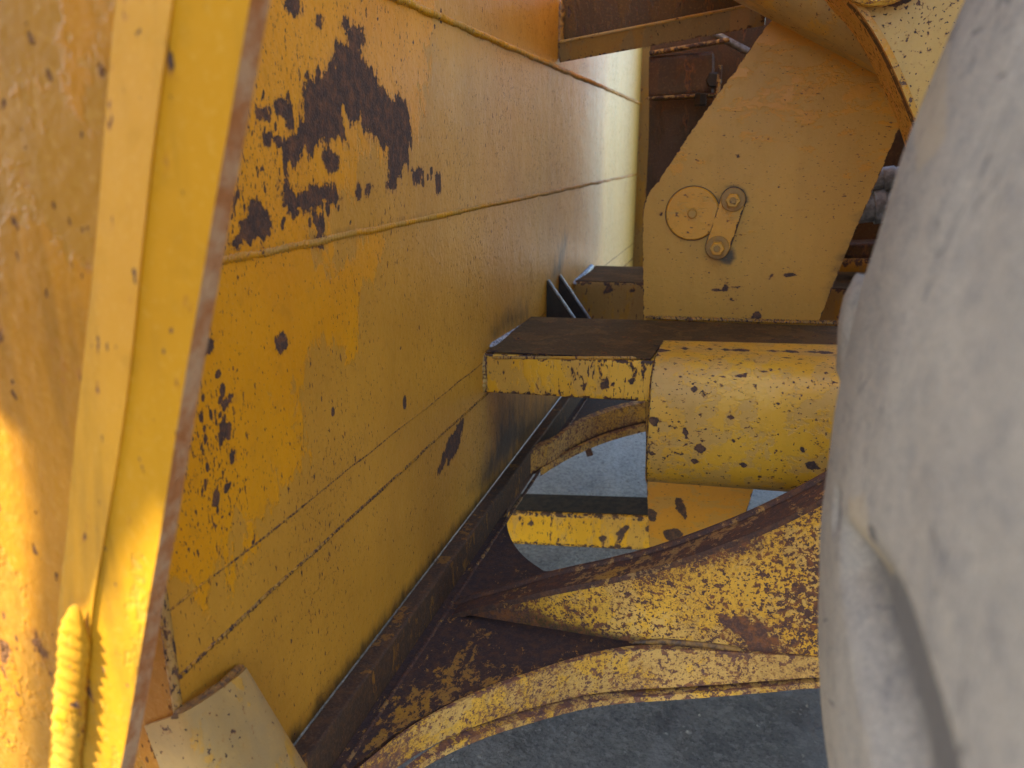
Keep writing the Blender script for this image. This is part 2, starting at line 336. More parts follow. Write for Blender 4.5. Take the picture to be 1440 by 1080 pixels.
# ------------------------------------------------------------------ ground
def ground():
    n = NT('compacted_gravel')
    a = n.noise(9, 8, .7); b = n.noise(75, 6, .7); v1 = n.voro(65); v2 = n.voro(190)
    col = n.mix(n.ramp(a, .35, .65), (.112, .104, .094), (.165, .152, .136))
    col = n.mix(n.ramp(b, .45, .7), col, (.055, .051, .047))
    col = n.mix(n.ramp(n.noise(38, 5, .75), .5, .62), col, (.20, .185, .165))
    fl = n.ramp(v2.outputs['Distance'], .0, .22, 1, 0); fl = n.math('MULTIPLY', fl, n.ramp(n.noise(40, 2), .52, .6))
    col = n.mix(n.math('MULTIPLY', fl, .7), col, (.36, .36, .36))
    tr = n.ramp(n.noise(5, 4, .6, n.mapped((1, .22, 1), rot=(0, 0, .5)), .6), .5, .62)
    col = n.mix(n.math('MULTIPLY', tr, .35), col, (.24, .23, .22))
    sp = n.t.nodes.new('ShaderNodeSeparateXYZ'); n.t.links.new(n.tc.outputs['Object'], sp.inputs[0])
    far_pale = n.ramp(n.math('ADD', sp.outputs[1], n.math('MULTIPLY', n.math('SUBTRACT', n.noise(2.5, 5, .6), .5), 1.5)), 2.0, 2.7)
    col = n.mix(n.math('MULTIPLY', n.math('MULTIPLY', far_pale, n.ramp(b, .3, .6, .75, .3)), .8), col, (.42, .39, .34))  # ground colour turns paler past the opening
    n.set(n.b.inputs['Base Color'], col); n.b.inputs['Roughness'].default_value = .85
    h = n.math('ADD', n.math('MULTIPLY', v1.outputs['Distance'], -.5), n.math('ADD', b, n.math('MULTIPLY', a, 1.2)))
    n.set(n.b.inputs['Normal'], n.bump(h, .9, .012)); return n.m
GZ = -1.385
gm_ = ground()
xs = np.r_[np.linspace(-40, -3, 12), np.linspace(-2.6, 2, 90), np.linspace(3, 40, 12)]; ys = np.r_[np.linspace(-40, -1, 10), np.linspace(-.5, 9, 130), np.linspace(10, 60, 12)]
X, Y = np.meshgrid(xs, ys); rs0 = np.random.RandomState(2)
Z = GZ+(rs0.rand(*X.shape)-.5)*.010*((X > -2.6) & (X < 2) & (Y > -.5) & (Y < 9))
nv = len(xs); V = np.c_[X.ravel(), Y.ravel(), Z.ravel()]
F = [[j*nv+i, j*nv+i+1, (j+1)*nv+i+1, (j+1)*nv+i] for j in range(len(ys)-1) for i in range(nv-1)]
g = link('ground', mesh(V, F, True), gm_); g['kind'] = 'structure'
# loose stones
def stones():
    rs = np.random.RandomState(4); V = []; F = []
    ico = [(0, 0, 1), (.9, 0, .3), (.28, .85, .3), (-.73, .53, .3), (-.73, -.53, .3), (.28, -.85, .3), (0, 0, -.6)]
    ff = [(0, 1, 2), (0, 2, 3), (0, 3, 4), (0, 4, 5), (0, 5, 1), (6, 2, 1), (6, 3, 2), (6, 4, 3), (6, 5, 4), (6, 1, 5)]
    for k in range(9000):
        x = rs.uniform(-1.6, .9); y = rs.uniform(1.2, 6); s = rs.lognormal(-5.75, .35); r = rs.uniform(0, 6.28)
        q = rs.uniform(.7, 1.3, 3)
        b = len(V)
        for p in ico:
            px, py, pz = p[0]*q[0]*s, p[1]*q[1]*s, p[2]*q[2]*s*.7
            V.append((x+px*math.cos(r)-py*math.sin(r), y+px*math.sin(r)+py*math.cos(r), GZ+.003+pz))
        F += [tuple(b+i for i in f) for f in ff]
    o = link('gravel', mesh(V, F), plain('loose_stone', (.10, .095, .088), (.22, .205, .185), .9, scale=25)); o['kind'] = 'stuff'; o['label'] = 'small loose grey stones lying on the dark ground below the machine'; o['category'] = 'gravel'
stones()
# ------------------------------------------------------------------ BUCKET
BX = -.55
bucket = thing('loader_bucket', (BX, 2.38, -.80), 'large yellow loader bucket seen from behind, long welds and a big bare rust patch', 'bucket')
zA, zB, zC, zD, zE = .229, -.117, -.467, -.548, -.80
Y0, Y1 = .587, 4.20
def grid_panel(z0, z1, fields):
    ysn = [Y0]
    while ysn[-1] < Y1: ysn.append(ysn[-1]+.0045*ysn[-1])
    ysn[-1] = Y1; nz = max(4, int((z1-z0)/.0055)); zs = np.linspace(z0, z1, nz)
    m = len(ysn); Yg, Zg = np.meshgrid(ysn, zs); q = np.c_[Yg.ravel(), Zg.ravel()]
    Xg = BX-.0015*np.sin(q[:, 0]*5+z0*9)*0
    V = np.c_[np.full(len(q), BX), q]; n = len(V)
    F = [[j*m+i, j*m+i+1, (j+1)*m+i+1, (j+1)*m+i] for j in range(nz-1) for i in range(m-1)]
    V = np.r_[V, [[BX, Y0, z0], [BX, Y1, z0], [BX, Y1, z1], [BX, Y0, z1], [BX-.03, Y0, z0], [BX-.03, Y1, z0], [BX-.03, Y1, z1], [BX-.03, Y0, z1]]]
    F += [[n+4, n+7, n+6, n+5], [n, n+4, n+5, n+1], [n+1, n+5, n+6, n+2], [n+2, n+6, n+7, n+3], [n+3, n+7, n+4, n]]
    me = mesh(V, F)
    attr(me, 'edge', np.ones(len(V)))
    for k, fn in fields.items(): attr(me, k, fn(q, V)) if False else attr(me, k, np.r_[fn(q), np.zeros(8)])
    link('back_plate', me, M['bucket'], bucket)
def yz(px): return np.array([at(p, 'X', BX)[[1, 2]] for p in px])
big1 = yz([(497,38),(512,42),(514,58),(507,66),(508,84),(522,100),(530,118),(541,126),(548,140),(560,136),(572,146),(577,165),(577,195),(574,228),(566,236),(556,262),(552,275),(547,262),(548,240),(545,212),(533,205),(528,190),(518,185),(510,180),(507,165),(495,172),(487,165),(482,152),(478,160),(484,190),(470,202),(452,196),(440,210),(433,218),(430,206),(420,225),(405,230),(402,250),(408,262),(418,272),(426,264),(450,258),(470,265),(478,280),(472,290),(455,283),(440,290),(422,294),(408,297),(398,285),(394,262),(396,240),(400,222),(398,205),(405,190),(413,190),(420,178),(428,160),(425,130),(440,112),(455,105),(466,103),(472,85),(474,62),(484,62),(486,74),(490,60),(487,48)])
chips_px = [
 [(408,0),(422,0),(424,14),(414,18),(405,12)], [(446,24),(453,24),(451,36),(445,33)], [(482,26),(489,27),(488,38),(481,36)],
 [(455,222),(464,214),(475,222),(473,236),(462,240)], [(340,312),(352,306),(368,305),(382,313),(378,328),(360,330),(348,334),(341,326)],
 [(352,285),(360,282),(366,296),(374,300),(352,302)], [(388,148),(396,142),(410,150),(408,164),(398,166)], [(360,156),(378,154),(376,163),(361,163)],
 [(580,240),(592,241),(590,254),(582,256)], [(613,246),(619,246),(620,266),(614,266)], [(502,264),(508,262),(507,274),(501,274)], [(515,262),(522,262),(520,270),(514,270)],
 [(448,312),(454,310),(453,324),(448,324)], [(444,336),(456,336),(452,347),(444,344)], [(388,476),(396,474),(400,486),(394,495),(387,490)], [(290,484),(300,479),(296,492),(289,492)],
 [(372,190),(380,190),(378,200),(371,198)], [(402,170),(412,168),(412,178),(404,180)], [(310,338),(318,336),(316,348),(309,348)], [(332,335),(338,334),(336,344),(330,344)],
 [(642,600),(652,590),(648,610),(640,625),(630,640),(620,660),(616,664),(624,638)], [(636,618),(648,612),(640,636),(630,650)],
 [(318,560),(326,556),(324,566),(316,570)],[(312,600),(322,598),(320,612),(310,612)],[(324,640),(330,636),(328,650),(322,652)],
]
chipsyz = [(yz(c), .004+.0035*np.mean(yz(c)[:, 0])) for c in chips_px]
_r = np.random.RandomState(21); sat = []
for cx, cy, sx, sy, n_ in ((380,170,55,60,34),(440,300,60,30,22),(350,310,40,30,16),(600,250,30,14,7),(300,600,28,70,40),(320,700,25,60,22),(560,60,60,40,6),(500,600,120,90,16),(440,110,20,25,8)):
    for _ in range(n_):
        p_ = (cx+_r.normal()*sx*.6, cy+_r.normal()*sy*.6); y_ = at(p_, 'X', BX); sat.append((y_[1], y_[2], y_[1]*_r.lognormal(-6.1, .45)*1.25, _r.uniform(.7, 2.0)))
def f_chip(q):
    s_ = sdf(q, big1); v = np.where(s_ > 0, np.clip(.5+.5*s_/.03, 0, 1), .5*np.exp(s_/.035)+0)
    for y_, z_, r_, a_ in sat: v = np.maximum(v, np.clip(.5+.5*(r_-np.hypot((q[:, 0]-y_), (q[:, 1]-z_)/a_))/(r_*.9), 0, .95))
    for c, s in chipsyz: v = np.maximum(v, np.clip(.5+.5*sdf(q, c)/(s*2.6)+.10, 0, 1))
    return v
# where the dull under coat shows (right of the ragged border), and the glossy orange coat stays
topcoat = yz([(200,-200),(640,-200),(600,40),(592,200),(560,215),(520,235),(470,290),(455,340),(530,345),(510,385),(500,470),(470,490),(440,500),(425,560),(428,640),(395,690),(350,740),(330,800),(250,850),(200,880)])
def f_fade(q):
    s = sdf(q, topcoat); return np.clip(-s/.10, -1, 1)*.26+.02
speckzone = yz([(200,560),(330,540),(345,640),(320,800),(200,820)]); speckzone2 = yz([(300,120),(430,140),(440,330),(260,340)])
def f_speck(q): return np.maximum(np.clip(.5+.5*sdf(q, speckzone)/.04, 0, 1)*.45, np.clip(.5+.5*sdf(q, speckzone2)/.05, 0, 1)*.45)
grimes = [([(620,650),(760,600),(800,560),(860,520),(860,640),(400,1160),(385,1060),(520,880)], .0, 0), ]
soot_shade = [(yz([(700,560),(790,560),(770,620),(680,700),(660,690),(690,620)]), .12, 1.), (yz([(690,485),(745,452),(742,425),(715,430),(690,465)]), .09, 1.),  # dark streaks: sooty dirt, with reflections and shadow painted in
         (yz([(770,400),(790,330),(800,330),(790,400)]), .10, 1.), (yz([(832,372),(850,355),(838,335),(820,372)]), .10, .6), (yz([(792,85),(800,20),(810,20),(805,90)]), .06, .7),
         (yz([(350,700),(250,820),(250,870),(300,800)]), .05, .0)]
def f_grime_shade(q):
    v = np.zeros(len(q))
    for p, s, k in soot_shade: v = np.maximum(v, np.clip(.5+.5*sdf(q, p)/s, 0, 1)*k)
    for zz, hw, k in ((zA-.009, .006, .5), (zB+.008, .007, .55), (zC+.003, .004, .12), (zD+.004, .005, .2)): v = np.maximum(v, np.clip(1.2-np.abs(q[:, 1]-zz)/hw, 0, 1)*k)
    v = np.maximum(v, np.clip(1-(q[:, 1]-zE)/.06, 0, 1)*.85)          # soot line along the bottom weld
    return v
def f_sheen(q): return np.clip(1-(q[:, 1]-(zE+.05))/.20, 0, 1)*.0+np.clip((q[:, 0]-1.7)/1.6, 0, 1)*.62  # sheen towards the far end painted as a paler yellow
fl = dict(chip=f_chip, fade=f_fade, speck=f_speck, grime=f_grime_shade, sheenf=f_sheen)
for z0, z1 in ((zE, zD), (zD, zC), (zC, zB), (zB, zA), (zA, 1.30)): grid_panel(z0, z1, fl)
nX = (1, 0, 0)
rs = np.random.RandomState(5)
def wob(z, a=.002, step=.06):
    ys_ = np.arange(Y0, Y1, step); return [(BX, y, z+rs.uniform(-a, a)) for y in ys_]+[(BX, Y1, z)]
bead('weld_bead', wob(zA, .0012), .0068, nX, M['tanbead'], bucket, .009, 1.5, 1, flat=.7)
bead('weld_bead', wob(zB, .0012), .0052, nX, M['tanbead'], bucket, .008, 1.5, 2, flat=.6)
bead('weld_bead', wob(zC, .0015), .0020, nX, M['seam'], bucket, .007, 1.2, 3, flat=.8)
bead('weld_bead', wob(zD, .002), .0032, nX, M['seam'], bucket, .009, 1.2, 4, flat=.8)
bead('weld_bead', [(BX+.001, Y0-.002, z) for z in np.linspace(-.80, .9, 40)], .0055, (.7, -.7, 0), M['bead'], bucket, .009, .5, 5)
# the bucket's shell in front of the back plates: floor, top, two side walls (mostly out of view)
def slab(name, lo, hi, mat, parent, **k):
    (x0, y0, z0), (x1, y1, z1) = lo, hi
    r = [[(x0, y0, z0), (x1, y0, z0), (x1, y1, z0), (x0, y1, z0)], [(x0, y0, z1), (x1, y0, z1), (x1, y1, z1), (x0, y1, z1)]]
    o = loft(name, [[np.array(p, float) for p in q] for q in r], mat, parent, **k)
    return o
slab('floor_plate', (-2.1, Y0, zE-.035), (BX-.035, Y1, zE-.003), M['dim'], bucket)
slab('top_plate', (-1.2, Y0, 1.30), (BX, Y1, 1.34), M['yellow'], bucket)
def poly_side(y, t, name, mat, pts): return plate(name, [(x, y, z) for x, z in pts], (0, -1, 0), t, [mat, M['edgerust']], bucket, .03)
poly_side(Y0-.004, .03, 'side_wall', M['nearrough'], [(BX-.002, -.80), (BX-.002, 1.3), (-1.2, 1.34), (-1.35, .2), (-2.1, -.8)])
fsp = on([(870,400),(870,-60),(932,-60),(930,400)], 'Y', 4.2)
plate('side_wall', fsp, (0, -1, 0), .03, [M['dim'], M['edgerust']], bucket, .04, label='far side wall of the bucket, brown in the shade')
# silvery fresh weld runs where the two mounting beams meet the bucket
bead('weld_run', [at((690,488), 'X', BX+.004), at((716,472), 'X', BX+.004), at((744,455), 'X', BX+.004)], .010, (.7, 0, .7), M['silver'], bucket, .012, .7, 9, label='pale silvery weld run')
bead('weld_run', [at((807,399), 'X', BX+.004), at((820,387), 'X', BX+.004), at((834,373), 'X', BX+.004)], .011, (.7, 0, .7), M['silver'], bucket, .016, .7, 10, label='pale silvery weld run')
# stop pad welded on the near lower corner
pa, pb = at((243,1008), 'X', BX), at((336,941), 'X', BX)
pe = at((425,1095), 'Y', pb[1]+.02); pc = at((222,1120), 'Y', .50)
def pad():
    nseg = 16; rings = []
    for i in range(9):
        t = i/8
        A = pa*(1-t)+np.array([pc[0], pa[1]-.01, pc[2]-.10])*t; B = pb*(1-t)+pe*t
        mid = (A+B)/2; s = (B-A)/2; up = np.array([.80, -.05, .45]); up /= np.linalg.norm(up); rr = np.linalg.norm(s)
        ring = []
        for k in range(nseg+1):
            a = math.pi*k/nseg; e = .7
            cx = math.copysign(abs(math.cos(a))**e, math.cos(a)); sx = abs(math.sin(a))**e
            ring.append(mid-s*cx+up*sx*rr*.52)
        ring += [A-up*.05, (A+B)/2-up*.05, B-up*.05][::-1]
        rings.append(ring)
    loft('stop_pad', rings, M['dusty'], bucket, True, label='dusty tan rounded stop pad at the near corner')
pad()
bead('weld_bead', [pa+np.array([.004, -.006, .003]), (pa+pb)/2+np.array([.02, 0, .012]), pb+np.array([.005, .004, .004])], .006, (.7, 0, .7), M['beadrust'], bucket, .009, .9, 12)
# ---- near guard plate of the bucket (left foreground, out of focus)
def atY(p, y): return at(p, 'Y', y)
guard = thing('bucket_side_guard', tuple(atY((200,540), .39)), 'blurred yellow guard plate with a rusty edge in the left foreground, lower part sunlit', 'guard plate')
YP, YB = .385, .405
outer = [(372,-130),(352,0),(328,140),(303,280),(283,400),(262,520),(243,640),(224,760),(205,870),(186,990),(168,1090),(145,1230)]
inner = [(262,-130),(246,0),(222,180),(204,340),(188,500),(172,620),(152,740),(132,860),(124,970),(114,1090),(100,1230)]
foot = [(182,-130),(163,0),(150,140),(138,300),(118,500),(105,620),(94,740),(82,860),(76,970),(66,1090),(50,1230)]
ep = plate('edge_plate', on(inner, 'Y', YP)+on(outer[::-1], 'Y', YP), (0, -1, 0), .017, [M['near'], M['edgerust']], guard, .006)
ep.data.attributes['edge'].data.foreach_set('value', [1.]*len(ep.data.vertices))
# bevelled shoulder between rear sheet and edge plate
def strip(name, A, B, mat, parent, sub=6, label=None, thick=.006, n=(0, 1, 0)):
    A = np.array(A); B = np.array(B); R = []
    n = np.array(n, float)
    k = len(A); m = sub+1
    verts = [A[i]*(1-j/sub)+B[i]*(j/sub) for i in range(k) for j in range(m)]
    vb = [v+n*thick for v in verts]; N = len(verts)
    F = [[i*m+j, i*m+j+1, (i+1)*m+j+1, (i+1)*m+j] for i in range(k-1) for j in range(sub)]
    F += [[N+i for i in f[::-1]] for f in F]
    for i in range(k-1): F += [[i*m, (i+1)*m, N+(i+1)*m, N+i*m], [i*m+sub, N+i*m+sub, N+(i+1)*m+sub, (i+1)*m+sub]]
    F += [[j, N+j, N+j+1, j+1] for j in range(sub)]+[[(k-1)*m+j, (k-1)*m+j+1, N+(k-1)*m+j+1, N+(k-1)*m+j] for j in range(sub)]
    me = mesh(verts+vb, F); bm = bmesh.new(); bm.from_mesh(me); bmesh.ops.recalc_face_normals(bm, faces=bm.faces); bm.to_mesh(me); bm.free()
    wd = [np.linalg.norm(B[i]-A[i]) for i in range(k)]
    e = [min(j, sub-j)/sub*wd[i] for i in range(k) for j in range(m)]; attr(me, 'edge', e+e)
    return link(name, me, mat, parent, label)
def resample(P, n):
    P = np.array(P, float); s = np.r_[0, np.cumsum(np.linalg.norm(np.diff(P, axis=0), axis=1))]; t = np.linspace(0, s[-1], n)
    # smooth (Catmull-like) through cubic Hermite on each coordinate
    m = np.gradient(P, s, axis=0); out = []
    for x in t:
        i = min(np.searchsorted(s, x, 'right')-1, len(s)-2); h = s[i+1]-s[i]; u = (x-s[i])/h
        out.append((2*u**3-3*u**2+1)*P[i]+(u**3-2*u**2+u)*h*m[i]+(-2*u**3+3*u**2)*P[i+1]+(u**3-u**2)*h*m[i+1])
    return np.array(out)
f3, i3 = resample(on(foot, 'Y', YB), 60), resample(on(inner, 'Y', YP), 60)
i3b = i3+np.array([0, -.002, 0])
ws = strip('weld_shoulder', f3, i3b, M['near'], guard, 5)
ws.data.attributes['edge'].data.foreach_set('value', [1.]*len(ws.data.vertices))
rear = on(foot, 'Y', YB+.001); lft = [np.array([-1.1, YB+.001, rear[-1][2]]), np.array([-1.1, YB+.001, 1.3]), np.array([-.33, YB+.001, 1.3])]
rs_ = plate('rear_sheet', list(rear)+lft, (0, -1, 0), .012, [M['nearrough'], M['edgerust']], guard, .012)
rs_.data.attributes['edge'].data.foreach_set('value', [1.]*len(rs_.data.vertices))
bpath = [atY(p, YP-.004) for p in [(106,852),(104,930),(98,1010),(92,1100),(84,1200)]]
bead('weld_bead', bpath, .0125, (0, -1, 0), M['near'], guard, .0115, .8, 20, flat=.36)
# unseen blocker and its stay, added and cut to shade guard plate and wheel
WY = -.20
def sunshift(p):
    t = (YP-WY)/abs(SUN.y); q = atY(p, YP); return np.array([q[0]+SUN.x*t, WY, q[2]+SUN.z*t])
wp = [np.array([-.5, WY, 2.6]), np.array([-.5, WY, -.35]), np.array([-1.355, WY, -.35])]+[sunshift(p) for p in [(330,600),(222,736),(134,862),(86,852),(86,1400),(22,1400),(40,800),(20,640),(-40,560),(-300,420)]]+[np.array([-2.1, WY, 2.6])]
bar('blocker_stay', (-1.05, YB+.03, 1.25), (-1.1, WY+.03, 1.5), .12, .12, M['yellow'], guard, .01)
plate('sun_blocker', wp, (0, -1, 0), .03, [M['yellow'], M['yellow']], guard, .08)
# ------------------------------------------------------------------ MOUNTING BEAMS behind the bucket
b1 = thing('mounting_beam', (-.1, 1.85, -.54), 'near bright yellow box beam welded to the bucket back, brown top face', 'beam', 'box beams welded to the bucket back')
yf, yb = 1.655, 2.07
zt, zb = -.447, -.540
bar('beam_body', (BX+.002, (yf+yb)/2, (zt+zb)/2), (-.12, (yf+yb)/2, (zt+zb)/2+.0118), yb-yf, zt-zb, M['yellow'], b1, .004, 3, 40, up=(0, 0, 1),
    chips=[(at((850,540), 'Y', yf), .02), (at((820,545), 'Y', yf), .012), (at((888,535), 'Y', yf), .012), (at((806,535), 'Y', yf), .01)])
bead('weld_bead', [(BX+.003, yf-.002, zt-.002), (BX+.003, yf-.002, zb)], .008, (.6, -.8, 0), M['bead'], b1, .009, .6, 31)
bead('weld_bead', [(BX+.02, yf-.001, zt-.008), (-.20, yf-.001, zt-.006+.022)], .0035, (0, -1, 0), M['bead'], b1, .01, .5, 32)
cy_ = 1.80
# thin top sheet: shade on the beam's top put into its brown
M['beam_shade'] = worn_paint('brown_shaded_top', c1=(.14, .080, .028), c2=(.10, .062, .026), fade=.03, speck=.3, sscale=30, edgeamt=.4, edgew=.006, seed=51, rust=(.03, .02, .018), rust2=(.06, .03, .02), rough1=.8, rough2=.85, spec=.15)
def topsheet(par, y0, y1, x1, z, rise, nm='top_sheet'):
    plate(nm, [(BX+.004, y0, z), (x1, y0, z+rise), (x1, y1, z+rise), (BX+.004, y1, z)], (-rise/(x1-BX), 0, 1), .003, M['beam_shade'], par, .03)
tz = lambda x: zt+.0045+.03*(x-BX)/1.1
plate('top_sheet', [(x, y, tz(x)) for x, y in ((BX+.004, yf+.004), (-.17, yf+.004), (-.16, cy_), (.55, cy_), (.55, yb), (BX+.004, yb))], (-.03/1.1, 0, 1), .003, M['beam_shade'], b1, .03)
# rounded sleeve in front of the beam
import math as _m
def elev(p): d = ray(*p); return _m.atan2(d[2], d[1])
et, eb = elev((1040,486)), elev((1040,684)); em = (et+eb)/2; hh = (et-eb)/2
dist = 1.84; cy, cz, cr = dist*_m.cos(em), dist*_m.sin(em), dist*_m.sin(hh)
slv = thing('sleeve_housing', (0, cy, cz-cr), 'rounded yellow housing with scattered dark chips on the near box beam', 'housing')
xl = at((913,585), 'Y', cy-cr*.95)[0]
def sleeve():
    # squarish-round section, axis along X
    n = 280; e = .48; L0, L1 = xl, .62; m = 70; rings = []
    for i in range(m+1):
        x = L0+(L1-L0)*i/m; ring = []
        for k in range(n):
            a = 2*math.pi*k/n; c, s = math.cos(a), math.sin(a)
            ring.append((x, cy+cr*1.00*math.copysign(abs(c)**e, c), cz+.92*cr*math.copysign(abs(s)**e, s)+(x-L0)*.04))
        rings.append(ring)
    V = [p for r in rings for p in r]; F = [[i*n+j, i*n+(j+1) % n, (i+1)*n+(j+1) % n, (i+1)*n+j] for i in range(m) for j in range(n)]
    F += [list(range(n))[::-1], [m*n+j for j in range(n)]]
    me = mesh(V, F); bm = bmesh.new(); bm.from_mesh(me); bmesh.ops.recalc_face_normals(bm, faces=bm.faces); bm.to_mesh(me); bm.free()
    me.polygons.foreach_set('use_smooth', [True]*len(me.polygons)); me.set_sharp_from_angle(angle=math.radians(45))
    V = np.array(V); attr(me, 'edge', V[:, 0]-L0)
    ct = []
    for px in [(1040,528,.011),(978,548,.008),(1025,586,.013),(967,603,.010),(1052,593,.006),(982,628,.012),(976,650,.014),(1046,653,.012),(968,500,.006),(1095,567,.005),(1132,629,.007),(1142,656,.016),(1150,657,.012),(918,597,.012),(915,638,.010),(1104,503,.008),(1075,522,.010),(1013,530,.004),(920,492,.014),(932,491,.012),(1020,491,.013),(1040,492,.012),(1085,492,.012),(1110,490,.013),(1140,491,.013),(1160,492,.012),(1000,489,.009),(960,490,.008)]:
        d = ray(px[0], px[1]); best = None
        P = V-np.outer((V@d)/(d@d), d); dd = np.linalg.norm(P, axis=1); dd[V[:, 1] > cy+.02] = 9
        ct.append((V[np.argmin(dd)], px[2]))
    val = np.zeros(len(V))
    for ic, (c, r) in enumerate(ct):
        r *= (.55, 1.15, .7, .9)[ic % 4]
        D = (V-c)*np.array([.8, 1, 1]) if c[2] < cz+cr*.7 else (V-c)*np.array([.45, 1.2, 1.2])
        val = np.maximum(val, np.clip(.5+.5*(r*.68-np.linalg.norm(D, axis=1))/.007, 0, 1))
    attr(me, 'chip', val*.95)
    link('housing_shell', me, M['sleeve'], slv)
sleeve()
bead('weld_bead', [(xl-.001, cy+(cr+.001)*math.copysign(abs(math.cos(a))**.48, math.cos(a)), cz+.92*(cr+.001)*math.copysign(abs(math.sin(a))**.48, math.sin(a))) for a in np.linspace(math.pi*.55, math.pi*1.45, 40)], .0035, (-.9, -.4, 0), M['seam'], slv, .01, .8, 61)
# beam 2 (far)
b2 = thing('mounting_beam', (0, 2.84, -.55), 'second brown and yellow box beam farther back on the bucket, behind the two gussets', 'beam', 'box beams welded to the bucket back')
yf2, yb2, zt2 = 2.66, 3.05, -.435
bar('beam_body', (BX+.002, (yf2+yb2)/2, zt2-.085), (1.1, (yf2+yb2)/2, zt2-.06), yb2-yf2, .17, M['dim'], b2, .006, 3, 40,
    chips=[(at((860,405), 'Y', yf2), .03), (at((885,410), 'Y', yf2), .03)])
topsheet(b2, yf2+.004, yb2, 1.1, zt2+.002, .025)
bar('lower_bar', (BX+.002, yf2-.02, zt2-.205), (1.1, yf2-.02, zt2-.185), .06, .02, M['steel'], b2, .004, 2, 20)
# gussets
for i, (p0, p1, yy) in enumerate((((769,395), (815,462), 2.26), ((786,388), (836,462), 2.42))):
    A = at(p0, 'X', BX+.001); yy = A[1]; B = at(p1, 'Y', yy)
    g_ = thing('gusset_plate', (BX, yy, -.55), ['thin triangular gusset with a pale edge, the nearer of the two behind the beam', 'thin triangular gusset with a pale edge, the farther of the two behind the beam'][i], 'gusset', 'gussets between the two beams')
    d = (B-A)/np.linalg.norm(B-A)
    E2 = B+d*.10
    plate('gusset_sheet', [(BX+.001, yy, A[2]), E2, (BX+.001, yy, E2[2])], (0, -1, 0), .014, [M['black'], M['steel']], g_, .02)  # gusset face painted black for the deep shade it stands in
    nn = np.array([-d[2], 0, d[0]]); nn *= np.sign(nn[2])
    bar('bare_edge', A+nn*.003+(0, .007, 0), E2+nn*.003+(0, .007, 0), .016, .006, M['steel'], g_, .002, 2, 10, up=nn)
# ------------------------------------------------------------------ LINKAGE PLATE
YL = 2.10
lp = thing('linkage_plate', (.05, YL, -1.1), 'tall flat tan yellow plate with a round cover and bolted keeper bar', 'steel plate')
outl = [(905,470),(904,380),(904,300),(906,285),(913,270),(925,256),(975,180),(1030,103),(1077,38),(1130,-20),(1300,20),(1284,120),(1268,172),(1235,250),(1190,355),(1152,452),(1100,580),(1062,680),(1028,790),(914,790),(910,690)]
wl = lambda L: [np.array(p) for p in on(L, 'Y', YL)]
pc_ = [[(1118,129),(1135,126),(1155,123),(1156,126),(1136,130),(1120,132)], [(1034,217),(1041,216),(1043,221),(1037,221)], [(934,241),(940,240),(938,244)],
 [(1000,408),(1022,404),(1048,402),(1030,407),(1008,411)], [(1018,396),(1025,394),(1023,404),(1017,404)], [(1024,418),(1036,417),(1034,424),(1025,424)], [(1025,436),(1034,438),(1030,443)],
 [(1060,440),(1066,432),(1072,446),(1068,456),(1054,450)], [(1076,391),(1086,386),(1082,393)], [(962,453),(982,452),(978,460),(964,459)], [(924,298),(931,297),(931,302),(926,303)], [(1084,428),(1090,426),(1087,431)],
 [(948,702),(954,698),(964,710),(967,726),(963,730),(952,716)], [(980,728),(986,726),(985,731)], [(1006,738),(1022,736),(1016,748),(1004,745)], [(912,712),(924,722),(920,734),(912,730)], [(930,748),(950,742),(965,752),(940,762)], [(1099,388),(1110,382),(1130,382),(1104,392)], [(1138,337),(1142,337),(1142,341)], [(1152,373),(1160,372),(1156,376)]]
def ring_dirt_shade(V):  # rings of dirt and painted contact shade round cover, bolts and beam top
    c_ = at((974,300), 'Y', YL); r_ = np.linalg.norm(at((1012,300), 'Y', YL)-c_); v = .55*np.exp(-np.abs(np.linalg.norm(V-c_, axis=1)-r_)/.012)
    for p_ in ((1031,281), (1009,348)): v = np.maximum(v, .62*np.exp(-np.maximum(np.linalg.norm(V-at(p_, 'Y', YL), axis=1)-.03, 0)/.014))
    return np.maximum(v, .34*np.exp(-np.maximum(V[:, 2]+.44, 0)/.05)*(V[:, 2] > -.45))
plate('plate_body', wl(outl), (0, -1, 0), .035, [M['plate'], M['dim']], lp, .012,
      fields=dict(chip=[(wl(p), .010) for p in pc_], grime0=[], fade=[(lambda V: np.clip((.15-V[:, 2])/.5, 0, 1)*.25-np.clip((-.72-V[:, 2])/.1, 0, 1)*.4, 'val')],
                  grime=[(ring_dirt_shade, 'val'), (wl([(994,345),(1012,352),(1032,346),(1036,362),(1026,376),(1006,366)]), .012), (wl([(1215,290),(1190,345),(1160,420),(1172,425),(1200,360),(1235,290)]), .05), (wl([(1014,262),(1030,258),(1050,266),(1054,284),(1042,292),(1030,268)]), .012)]))
cc = at((974,300), 'Y', YL); rcv = np.linalg.norm(at((1012,300), 'Y', YL)-cc)
cdisc = cyl('cover_disc', cc, cc+np.array([0, -.010, 0]), rcv, M['plate'], lp, 48, bevel=.003)
cyl('cover_gasket', cc+np.array([0, .001, 0]), cc+np.array([0, -.004, 0]), rcv*1.03, M['black'], cdisc, 48)
cyl('cover_stud', cc+np.array([0, -.009, 0]), cc+np.array([0, -.022, 0]), rcv*.17, M['dim'], cdisc, 20, bevel=.002)
k0, k1 = at((1031,281), 'Y', YL-.018), at((1009,348), 'Y', YL-.018)
kd = (k1-k0)/np.linalg.norm(k1-k0)
def stadium(c0, c1, r, n=14):
    d = (c1-c0)/np.linalg.norm(c1-c0); s = np.cross(d, (0, 1, 0)); out = []
    for c, a0 in ((c1, -90), (c0, 90)):
        for k in range(n+1):
            a = math.radians(a0+180*k/n); out.append(c+r*(d*math.cos(a)+s*math.sin(a)))
    return out
rk = .030
